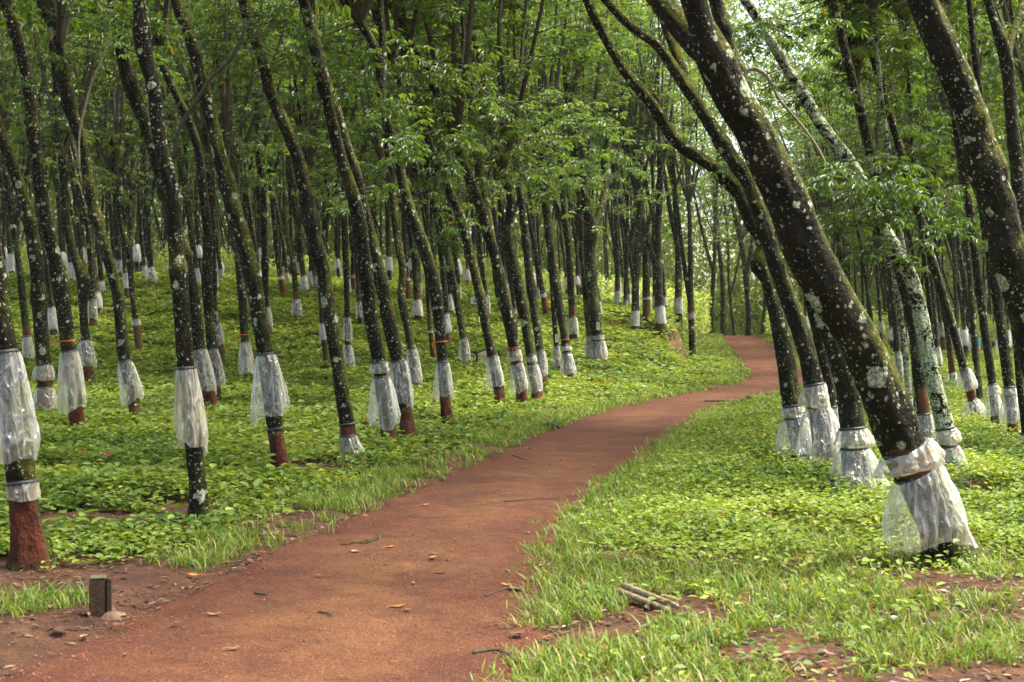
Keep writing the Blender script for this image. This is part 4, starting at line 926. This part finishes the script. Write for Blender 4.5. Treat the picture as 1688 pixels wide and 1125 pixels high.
def cover():
    X, Y = strips(lambda y: np.interp(y, [5, 8, 12, 20, 35, 60, 66], [420, 360, 240, 125, 60, 34, 26]), 5.5, 66)
    kp = rng.random(len(X)) < cover_density(X, Y); X, Y = X[kp], Y[kp]
    lf = 6; n = len(X); a0 = rng.uniform(0, 6.28, n); u, v = uv(X, Y)
    clump = fbm(X * 1.3 + 3, Y * 1.3 + 9, 3)
    ph = rng.uniform(.02, .12, n) + .38 * np.clip(clump - .38, 0, 1) * sstep(.3, 1.6, np.maximum(u, v))
    sz = np.interp(Y, [5, 12, 20, 35, 60], [.044, .05, .064, .095, .14]) * np.where(u > 0, 1.15, .9)
    tall = rng.random(n) < np.where(Y < 24, .07, .03); sz = np.where(tall, sz * np.where(u > 0, rng.uniform(1.2, 1.7, n), 1.15), sz); ph = np.where(tall, ph + rng.uniform(.03, .12, n), ph)
    Xr, Yr, sr, phr = [np.repeat(q, lf) for q in (X, Y, sz, ph)]
    a = np.repeat(a0, lf) + np.tile(np.arange(lf) * 2.4, n) + rng.normal(0, .3, n * lf)
    lv = np.tile(np.linspace(0, 1, lf), n)
    rad = sr * rng.uniform(.1, 1.1, n * lf)
    P = np.stack([Xr + np.cos(a) * rad, Yr + np.sin(a) * rad, ground(Xr, Yr) + phr * (.55 + .45 * lv) + rng.normal(0, .012, n * lf)], 1)
    D = np.stack([np.cos(a), np.sin(a), rng.normal(.05, .25, n * lf)], 1); Nn = randdir(n * lf, 2.4, .6)
    L = sr * rng.uniform(.7, 1.5, n * lf); nearm = Yr < 17
    base = np.clip(np.repeat(.26 + .85 * (fbm(X * .7 + 31, Y * .7 + 2, 3) - .35) + rng.normal(0, .10, n), lf) + rng.normal(0, .13, n * lf), 0, .97)
    base = np.where(rng.random(n * lf) < .012, 1.0, base)
    for msk, hx, nm, lb in ((nearm, True, 'near_ground_cover', 'broad leafy ground cover plants in the foreground and under the nearest trees'), (~nearm, False, 'far_ground_cover', 'low yellow green ground cover spreading over the slope and under the trees')):
        V, Q, k = leaf_arrays(P[msk], D[msk], Nn[msk], L[msk], L[msk] * .72, hx, .12)
        tag(obj(nm, mesh_np(nm, V, Q.ravel(), [4] * len(Q), [M_COVER], None, {'rnd': np.repeat(base[msk], k)}, False)), lb, 'ground cover', kind='stuff'); print(nm, len(L[msk]))
cover()
def grass_density(X, Y):
    u, v = uv(X, Y); n = fbm(X * 1.1 + 21, Y * 1.1 + 44, 3)
    verge = np.exp(-((u - .36) / .55) ** 2) * sstep(-.22, .15, u) * sstep(10.6, 12.5, Y + (n - .5) * 3) * sstep(.36, .52, n + .12) + .5 * np.exp(-((u - 1.6) / 1.2) ** 2) * sstep(44, 50, Y)
    tuft = sstep(.60, .68, n) * (u > .1) * (Y < 11) * .9
    rt = sstep(-.30, .14, v) * (.35 + .65 * np.exp(-v / 3.5)) * sstep(.47, .60, n + .20 * np.exp(-v / .6) + .16 * sstep(9.4, 11, Y))
    return np.where(u > -.22, np.maximum(verge, tuft), np.where(v > -.3, rt, 0))
def grass():
    X, Y = strips(lambda y: np.interp(y, [5, 8, 12, 20, 35, 60, 90], [460, 380, 260, 150, 70, 32, 16]), 5.3, 90)
    kp = rng.random(len(X)) < grass_density(X, Y); X, Y = X[kp], Y[kp]; bl = 6; n = len(X) * bl
    Xr, Yr = np.repeat(X, bl) + rng.normal(0, .022, n), np.repeat(Y, bl) + rng.normal(0, .022, n)
    a = rng.uniform(0, 6.28, n); ht = rng.uniform(.05, .17, n) * np.repeat(rng.uniform(.6, 1.3, len(X)), bl) * np.interp(Yr, [5, 40, 90], [.82, 1.0, 1.6]); bend = rng.uniform(.25, 1.1, n); wd = rng.uniform(.0022, .0048, n) * np.interp(Yr, [5, 12, 30, 60, 90], [1, 1.25, 2.6, 4.5, 7])
    dx, dy = np.cos(a), np.sin(a); sx, sy = -dy * wd, dx * wd
    z0 = ground(Xr, Yr) - .005; V = []
    for t, ww in ((0, .8), (.4, 1), (.75, .75), (1, 0.08)):
        o_ = ht * bend * t ** 1.8; zz = z0 + ht * (t - .38 * bend * t ** 2.2)
        V.append(np.stack([Xr + dx * o_ + sx * ww, Yr + dy * o_ + sy * ww, zz], 1)); V.append(np.stack([Xr + dx * o_ - sx * ww, Yr + dy * o_ - sy * ww, zz], 1))
    V = np.stack(V, 1).reshape(-1, 3); b = np.arange(n)[:, None] * 8
    Q = np.concatenate([b + np.array([[0, 1, 3, 2]]), b + np.array([[2, 3, 5, 4]]), b + np.array([[4, 5, 7, 6]])], 1).reshape(-1, 4)
    c = np.clip(np.repeat(rng.beta(2, 2, len(X)), bl) * .7 + rng.random(n) * .25, 0, .95); c = np.where(rng.random(n) < .06, 1.0, c)
    tag(obj('grass', mesh_np('grass', V, Q.ravel(), [4] * len(Q), [M_GRASS], None, {'rnd': np.repeat(c, 8)}, True)), 'bright green grass along both edges of the red path', 'grass', kind='stuff'); print('grass', n)
grass()
def litter():
    X, Y = strips(lambda y: np.interp(y, [5, 12, 30, 60], [330, 200, 40, 8]), 5.3, 45)
    u, v = uv(X, Y); e = np.maximum(u, v); nn = fbm(X * 1.7 + 8, Y * 1.7, 3)
    p = np.where(e > 0, .8, np.clip(.9 * np.exp(-(e / .12) ** 2) + .35 * np.exp(-(e / .35) ** 2) * (nn > .55), 0, 1) + .014) * sstep(.3, .6, nn + np.where(e > 0, .15, 0))
    kp = rng.random(len(X)) < p; X, Y = X[kp], Y[kp]; e = e[kp]; n = len(X); a = rng.uniform(0, 6.28, n)
    P = np.stack([X, Y, ground(X, Y) + rng.uniform(.006, .022, n) + np.where(e < 0, .022, 0)], 1)
    D = np.stack([np.cos(a), np.sin(a), rng.normal(0, .12, n)], 1); L = rng.uniform(.02, .075, n)
    L = np.where(e < -.1, L * .35, L)
    V, Q, k = leaf_arrays(P, D, randdir(n, 3, .5), L, L * rng.uniform(.25, .5, n), True, .05)
    tag(obj('leaf_litter', mesh_np('leaf_litter', V, Q.ravel(), [4] * len(Q), [M_DEAD], None, {'rnd': np.repeat(rng.random(n) ** 1.3 * .9, k)}, False)), 'brown leaf litter scattered over bare soil and path edges', 'leaf litter', kind='stuff')
    X, Y = strips(lambda y: np.interp(y, [5, 12, 22], [900, 450, 80]), 5.3, 22)     # loose grit on the path
    u, v = uv(X, Y); e = np.maximum(u, v); kp = (e < .1) & (rng.random(len(X)) < .25 + .75 * (e > -.3)); X, Y = X[kp], Y[kp]; n = len(X)
    r_ = rng.uniform(.002, .006, n) * (1 + 1.2 * (rng.random(n) > .96)); t = np.array([[1, 0, 0], [-1, 0, 0], [0, 1, 0], [0, -1, 0], [0, 0, .9], [0, 0, -.9]], float)
    V = (np.stack([X, Y, np.interp(Y, *PZ) + .03 + .05 * (fbm(X * .9 + 70, Y * .5) - .5)], 1)[:, None] + (t[None] * r_[:, None, None] * rng.uniform(.6, 1.4, (n, 6, 1)))).reshape(-1, 3)
    f = np.array([[0, 2, 4], [2, 1, 4], [1, 3, 4], [3, 0, 4], [2, 0, 5], [1, 2, 5], [3, 1, 5], [0, 3, 5]]); T = (np.arange(n)[:, None, None] * 6 + f[None]).reshape(-1, 3)
    tag(obj('gravel', mesh_np('gravel', V, T.ravel(), [3] * len(T), [simple('grit', (.12, .04, .025), (.30, .13, .08), 3, .9)], None, None, False)), 'fine red brown grit lying on the path', 'grit', kind='stuff')
litter()

# ------------------------------------------------------------------ small things
def pathz(X, Y): return float(np.interp(Y, *PZ) + .03 + .05 * (fbm(X * .9 + 70, Y * .5) - .5))
def onpath(px, py):
    d = ray_ground(px, py); X = (px - HX) / F * d; return X, d
LEAVES = [(527, 961, .07, .55, 'pale tan leaf lying left of centre on the near path'), (590, 957, .05, .2, 'small dark leaf beside the pale tan leaf'), (872, 744, .14, 1.0, 'bright orange leaf at the left edge of the path\'s middle'), (682, 972, .05, 1.0, 'small orange leaf near the middle of the near path'),
 (714, 930, .10, .8, 'yellowish leaf lying flat in the middle of the path'), (718, 922, .09, .35, 'brown leaf touching the yellowish one'), (748, 917, .06, .2, 'little dark curled leaf right of the yellowish one'), (642, 912, .09, .98, 'orange brown leaf in front of the puddle'), (586, 920, .10, .85, 'long cream leaf left of the puddle\'s front'), (700, 839, .11, .8, 'cream strip of leaf near the left edge past the puddle'),
 (602, 855, .07, .95, 'ochre leaf at the grass edge beside the puddle'), (655, 1012, .10, .96, 'orange tipped leaf low in the path\'s centre'), (672, 1018, .06, .5, 'beige leaf just right of the orange tipped one'), (724, 957, .09, .15, 'dark brown leaf right of centre'), (855, 1060, .12, .1, 'dark red brown leaf near the lower right path edge'), (850, 984, .15, .45, 'curled brown leaf at the right path edge'), (835, 978, .08, .95, 'rusty leaf behind the curled brown one'),
 (384, 1083, .08, .7, 'pale folded leaf low on the left of the path'), (352, 1023, .09, .75, 'tan leaf near the path\'s lower left edge'), (870, 889, .07, .6, 'light brown leaf near the right grass edge'), (977, 773, .10, .7, 'pale leaf far up the path by the left grass'), (905, 773, .08, .3, 'brown leaf up the path below the pale one'), (925, 764, .09, .8, 'whitish leaf in the middle distance'), (800, 875, .05, .7, 'tiny pale leaf just right of the path centre'), (938, 842, .08, .6, 'tan leaf at the right edge in the middle distance'),
 (322, 955, .12, .98, 'rusty leaf on the bare soil by the low grass tuft'), (135, 985, .12, .85, 'yellow brown leaf immediately left of the stone post'), (100, 1050, .16, .1, 'large dark leaf on the soil at lower left'), (290, 1040, .08, .2, 'dark leaf at the path\'s left edge below the post'), (415, 852, .10, .97, 'yellow leaf beside the pale blotched tree')]
for x, y, L, c, lb in LEAVES:
    X, Y = onpath(x, y); a = random.uniform(0, 6.28); u_, v_ = uv(X, Y); z = pathz(X, Y) + .004 if max(u_, v_) < 0 else gz(X, Y) + .02
    n = 9; ts = np.linspace(0, 1, n); mb = MB(); hw_ = .24 * np.sin(np.pi * ts ** .8) * L + .001; curl = random.uniform(.1, .35)
    rows = []
    for s_ in (-1, 0, 1): rows.append(np.stack([(ts - .5) * L, s_ * hw_, .004 + abs(s_) * hw_ * curl + .12 * L * (ts - .5) ** 2 * 2 + .003 * np.sin(ts * 9)], 1))
    V = np.concatenate(rows); i = np.arange(n - 1)
    Q = np.concatenate([np.stack([r * n + i, r * n + i + 1, (r + 1) * n + i + 1, (r + 1) * n + i], 1) for r in (0, 1)])
    tube(mb, [(L * .5, 0, .01 + .05 * L), (L * .65, .01, .006), (L * .8, .015, .004)], [.0015, .0012, .001], 5, 0, np.zeros(1))
    mb2 = MB(); mb2.addq(V, Q, 0, np.full(len(V), c)); mb2.V += mb.V[:1]; st = np.concatenate(mb.V); mb2.V[-1:] = [st]; mb2.FL += [q + len(V) for q in mb.FL]; mb2.FN += mb.FN; mb2.M += mb.M; mb2.A.append(np.full(len(st), c)); mb2.n += len(st)
    o = obj('fallen_leaf', mb2.build('fallen_leaf', [M_DEAD], True, 'rnd')); o.location = (X, Y, z); o.rotation_euler = (0, 0, a); tag(o, lb, 'leaf', 'fallen leaves on the path and its edge')
TW = [([(800, 995), (830, 985), (862, 980)], .006, 'dark twig at the right path edge behind the curled leaf'), ([(780, 1090), (815, 1088), (838, 1095), (846, 1112)], .008, 'thin curved twig at bottom right of the path'), ([(830, 834), (862, 832), (885, 830), (925, 829)], .006, 'long straight twig lying across the middle of the path'), ([(525, 1020), (540, 1025), (548, 1030)], .006, 'short dark twig on the left of the near path'),
      ([(372, 938), (400, 932), (420, 928)], .009, 'forked brown twig on bare soil left of the path'), ([(420, 990), (440, 993)], .008, 'stubby dark twig on the near path'), ([(415, 892), (450, 890), (490, 896)], .012, 'fallen stick where grass meets the path on the left'), ([(360, 845), (395, 850), (430, 851)], .010, 'thin stick behind the pale blotched tree'), ([(845, 755), (858, 760), (870, 764)], .007, 'small twig at the left path edge beyond the orange leaf')]
for pts, r_, lb in TW:
    mb = MB(); P = []
    for x, y in pts:
        X, Y = onpath(x, y); u_, v_ = uv(X, Y); P.append((X, Y, (pathz(X, Y) if max(u_, v_) < 0 else gz(X, Y) + .02) + r_))
    P = np.array(P); S = resample(P, 16) if len(P) > 2 else np.linspace(P[0], P[1], 8); tube(mb, S - P[0], np.linspace(r_, r_ * .5, len(S)), 7, 0, lump=.3)
    mid = S[len(S) // 2] - P[0]; tube(mb, [mid, mid + (.03, .04, .01), mid + (.05, .09, .015)], [r_ * .5, r_ * .4, r_ * .2], 5, 0)
    o = obj('twig', mb.build('twig', [M_TWIG])); o.location = P[0]; tag(o, lb, 'twig', 'twigs lying on the ground')
# split piece of pale wood in the right grass
X, Y = onpath(1015, 990); X2, Y2 = onpath(1118, 1018)
root = empty('split_log', (X, Y, gz(X, Y))); tag(root, 'split piece of pale dry wood lying in the grass right of the path', 'wood')
D_ = np.array([X2 - X, Y2 - Y, 0]); D_ /= np.linalg.norm(D_); S_ = np.array([-D_[1], D_[0], 0]); LL = .5
for q, (off, nm) in enumerate(((0.0, 'lower_half'), (.05, 'upper_half'))):
    mb = MB(); n = 14; V = []
    for i in range(n):
        t = i / (n - 1); c = D_ * LL * (t + .03 * q) + S_ * off + np.array([0, 0, .055 + .02 * q - .035 * t]); w_ = .028 * (1 - .45 * t) * (1 + .12 * math.sin(i * 2.3)); h_ = .014 * (1 - .3 * t)
        for a, b in ((-1, -.6), (-.5, -1), (.6, -1), (1, -.2), (.7, .9), (0, .6 + .5 * q), (-.8, 1)): V.append(c + S_ * a * w_ + np.array([0, 0, b * h_ * 1.4 + .003 * math.sin(i * 3.1 + a * 5)]))
    fs = [tuple(range(6, -1, -1)), tuple((n - 1) * 7 + k for k in range(7))]
    for i in range(n - 1):
        for k in range(7): fs.append((i * 7 + k, i * 7 + (k + 1) % 7, i * 7 + 7 + (k + 1) % 7, i * 7 + 7 + k))
    mb.add(np.array(V), fs, 0); obj(nm, mb.build(nm, [M_WOOD]), root)
# dried stump-like bark piece near the verge, with torn pieces
X, Y = onpath(905, 708); mb = MB()
tube(mb, [(-.16, 0, .03), (-.05, .01, .06), (.08, 0, .05), (.17, -.02, .03)], [.03, .055, .05, .02], 10, 0, lump=.4, seed=3); tube(mb, [(.05, 0, .06), (.10, .02, .14), (.12, .02, .22)], [.012, .009, .004], 6, 0); tube(mb, [(0, 0, .06), (-.03, .02, .13), (-.08, .03, .17)], [.01, .007, .003], 6, 0)
o = obj('dead_branch', mb.build('dead_branch', [M_TWIG])); o.location = (X, Y, gz(X, Y)); tag(o, 'chunk of dead branch with upright stubs on the left verge of the path', 'branch')
# stone post with a grooved side
d = ray_ground(166, 1016); X = (166 - HX) / F * d; sc_ = d / F
root = empty('marker_post', (X, d, gz(X, d))); tag(root, 'short dark weathered post with a mossy top at the left edge of the path', 'post')
mb = MB(); hgt = 68 * sc_
mb.box((-.018, .0, hgt / 2 - .02), (.082, .09, hgt), 0, .012, R(12)); mb.box((.047, .012, hgt / 2 - .02), (.022, .07, hgt * .985), 0, .004, R(12)); mb.box((.030, .02, hgt / 2 - .02), (.03, .05, hgt * .96), 1, .003, R(12))
obj('shaft', mb.build('shaft', [M_STONE, M_BLACK], False), root)
mb = MB(); mb.box((-.014, .002, hgt - .018), (.088, .094, .012), 0, .005, R(12)); obj('cap', mb.build('cap', [M_POSTTOP], False), root)
# stone at its foot
mb = MB(); me = None
th = np.linspace(0, 2 * np.pi, 12, endpoint=False)
V = [(0, 0, .035)] + [(math.cos(a) * .05 * (1 + .2 * math.sin(3 * a)), math.sin(a) * .035, .022) for a in th] + [(math.cos(a) * .075 * (1 + .25 * math.sin(2 * a)), math.sin(a) * .05, -.01) for a in th]
fs = [(0, 1 + k, 1 + (k + 1) % 12) for k in range(12)] + [(1 + k, 13 + k, 13 + (k + 1) % 12, 1 + (k + 1) % 12) for k in range(12)]
mb.add(V, fs); o = obj('stone', mb.build('stone', [simple('tan_stone', (.12, .065, .035), (.24, .15, .09), 30, .8, .6)], True)); o.location = (X + .09, d - .05, gz(X, d)); tag(o, 'flat tan stone against the foot of the dark post', 'stone')
# small peg on the right verge
d = ray_ground(1233, 664); X = (1233 - HX) / F * d; mb = MB(); mb.box((0, 0, .06), (.10, .09, .16), 0, .015, R(20)); tube(mb, [(0, 0, .13), (.02, 0, .16)], [.03, .015], 8, 0)
o = obj('stake', mb.build('stake', [M_STONE], False)); o.location = (X, d, gz(X, d)); tag(o, 'small dark stake in the grass right of the path\'s bend', 'stake')
mb = MB(); tube(mb, [(-.95, .1, .03), (-.6, .02, .035), (-.25, 0, .03)], [.014, .02, .012], 7, 0); o = obj('stick', mb.build('stick', [M_TWIG])); o.location = (X, d, gz(X, d)); tag(o, 'dark stick on the path left of the small stake', 'stick')
# puddle
X, Y = onpath(592, 897); m, t, oo = newmat('water'); b = N(t, 'ShaderNodeBsdfPrincipled'); b.inputs['Base Color'].default_value = (.10, .07, .03, 1); b.inputs['Roughness'].default_value = .04; b.inputs['Specular IOR Level'].default_value = .6; t.links.new(b.outputs[0], oo.inputs[0])
th = np.linspace(0, 2 * np.pi, 40, endpoint=False); rr = 1 + .25 * np.sin(2 * th + 1) + .12 * np.sin(5 * th); V = np.stack([np.cos(th) * .13 * rr, np.sin(th) * .30 * rr, 0 * th], 1)
mb = MB(); mb.add(V, [tuple(range(40))]); o = obj('puddle', mb.build('puddle', [m])); o.location = (X, Y, pathz(X, Y) + .004); tag(o, kind='structure')
# gabled white sign on a black and yellow pole
d = ray_ground(789, 545, 20, 66) or 50; X = (789 - HX) / F * d; g0 = gz(X, d); root = empty('signpost', (X, d, g0)); tag(root, 'gabled white sign on a black and yellow striped pole among the trees', 'sign')
sc_ = d / F; zb = EYE + (HY - 503) * sc_ - g0; wB = 32 * sc_; hB = 12 * sc_
def board(name, x0, wB, zb, hB, peak, th_, mat, parent, yy=0, inset=0):
    hw_ = wB / 2 - inset; V = []
    for y in (yy - th_ / 2, yy + th_ / 2):
        V += [(x0 - hw_, y, zb + inset), (x0 + hw_, y, zb + inset), (x0 + hw_, y, zb + hB - inset * .5), (x0 + hw_ * .35, y, zb + hB + peak - inset), (x0 - hw_ * .35, y, zb + hB + peak - inset), (x0 - hw_, y, zb + hB - inset * .5)]
    fs = [(0, 1, 2, 3, 4, 5), (11, 10, 9, 8, 7, 6)] + [(k + 6, (k + 1) % 6 + 6, (k + 1) % 6, k) for k in range(6)]
    mb = MB(); mb.add(V, fs); return obj(name, mb.build(name, [mat], False), parent)
fr = board('frame', 0.03, wB, zb, hB, 5 * sc_, .04, M_BLACK, root); board('face', 0.03, wB, zb, hB, 5 * sc_, .03, M_WHITE, fr, -.02, .022)
txt('lettering', 'BZ  55', hB * .62, (0.03, -.042, zb + hB * .5), fr, M_BLACK); txt('lettering', '- - - -', hB * .3, (0.03, -.042, zb + hB * 1.0), fr, M_BLACK)
for k in range(5):
    z0, z1 = -.1 + (zb + .1) * k / 5, -.1 + (zb + .1) * (k + 1) / 5; mb = MB(); tube(mb, [(0, 0, z0), (0, 0, z1)], [.035, .035], 12, 0)
    obj('pole_section', mb.build('pole_section', [M_YELLOW if k % 2 == 0 else M_BLACK]), root)
# low cream notice board with dark frame
d = ray_ground(806, 610, 15, 60); X = (804 - HX) / F * d; g0 = gz(X, d); root = empty('notice_board', (X, d, g0)); tag(root, 'low cream notice board with dark frame behind a leaning tree', 'sign')
sc_ = d / F; zb = .03; wB = 39 * sc_; hB = 26 * sc_
fr = board('frame', 0, wB, zb, hB, 6 * sc_, .12, M_BLACK, root); board('face', .01, wB - 4 * sc_, zb + .02, hB - 1.5 * sc_, 5 * sc_, .02, M_CREAM, fr, -.065, .02)
txt('lettering', 'R.R. BOARD', wB * .15, (0.02, -.078, zb + hB * .78), fr, M_BLACK); txt('lettering', 'CLONE', wB * .12, (0.02, -.078, zb + hB * .58), fr, M_BLACK); txt('lettering', 'PLOT 12', wB * .13, (0.02, -.078, zb + hB * .28), fr, M_BLACK)
# unclear blue and pink item among the far right stems, built as cloth
d = 62.0; X = (1611 - HX) / F * d; g0 = gz(X, d); root = empty('blue_pink_item', (X, d, g0)); tag(root, 'bright blue and pink item among the far stems on the right', 'cloth')
for nm, (ya, yb), mt in (('blue_part', (557, 573), M_BLUE), ('pink_part', (572, 578), M_PINK)):
    za, zb = EYE + (HY - ya) / F * d - g0, EYE + (HY - yb) / F * d - g0; mb = MB(); K = 16; V = []
    for r in range(7):
        for k in range(K):
            a = k / K * 6.283; V.append((math.cos(a) * (.10 + .015 * math.sin(3 * a + r)) + .02 * r / 7, math.sin(a) * (.07 + .01 * math.sin(4 * a)), za + (zb - za) * r / 6))
    fs = [tuple(range(K)), tuple(range(7 * K - 1, 6 * K - 1, -1))] + [(r * K + k, r * K + (k + 1) % K, (r + 1) * K + (k + 1) % K, (r + 1) * K + k) for r in range(6) for k in range(K)]
    mb.add(V, fs); obj(nm, mb.build(nm, [mt]), root)
mb = MB(); tube(mb, [(0, .05, -.1), (0, .05, EYE + (HY - 556) / F * d - g0)], [.03, .025], 8, 0); obj('stake', mb.build('stake', [M_STONE]), root)

# ------------------------------------------------------------------ the damp air under the trees
mb = MB(); mb.box((0, 75, 24.5), (190, 190, 51))
hz = obj('haze', mb.build('haze', [], False)); tag(hz, 'pale damp haze thickening towards the far trees', 'haze', kind='stuff')
m, t, oo = newmat('haze'); pv = N(t, 'ShaderNodeVolumePrincipled'); pv.inputs['Density'].default_value = .00018; pv.inputs['Color'].default_value = (.93, 1, .9, 1); pv.inputs['Anisotropy'].default_value = .2
t.links.new(pv.outputs[0], oo.inputs['Volume']); hz.data.materials.append(m)
cy.volume_bounces = 0; cy.volume_step_rate = 4
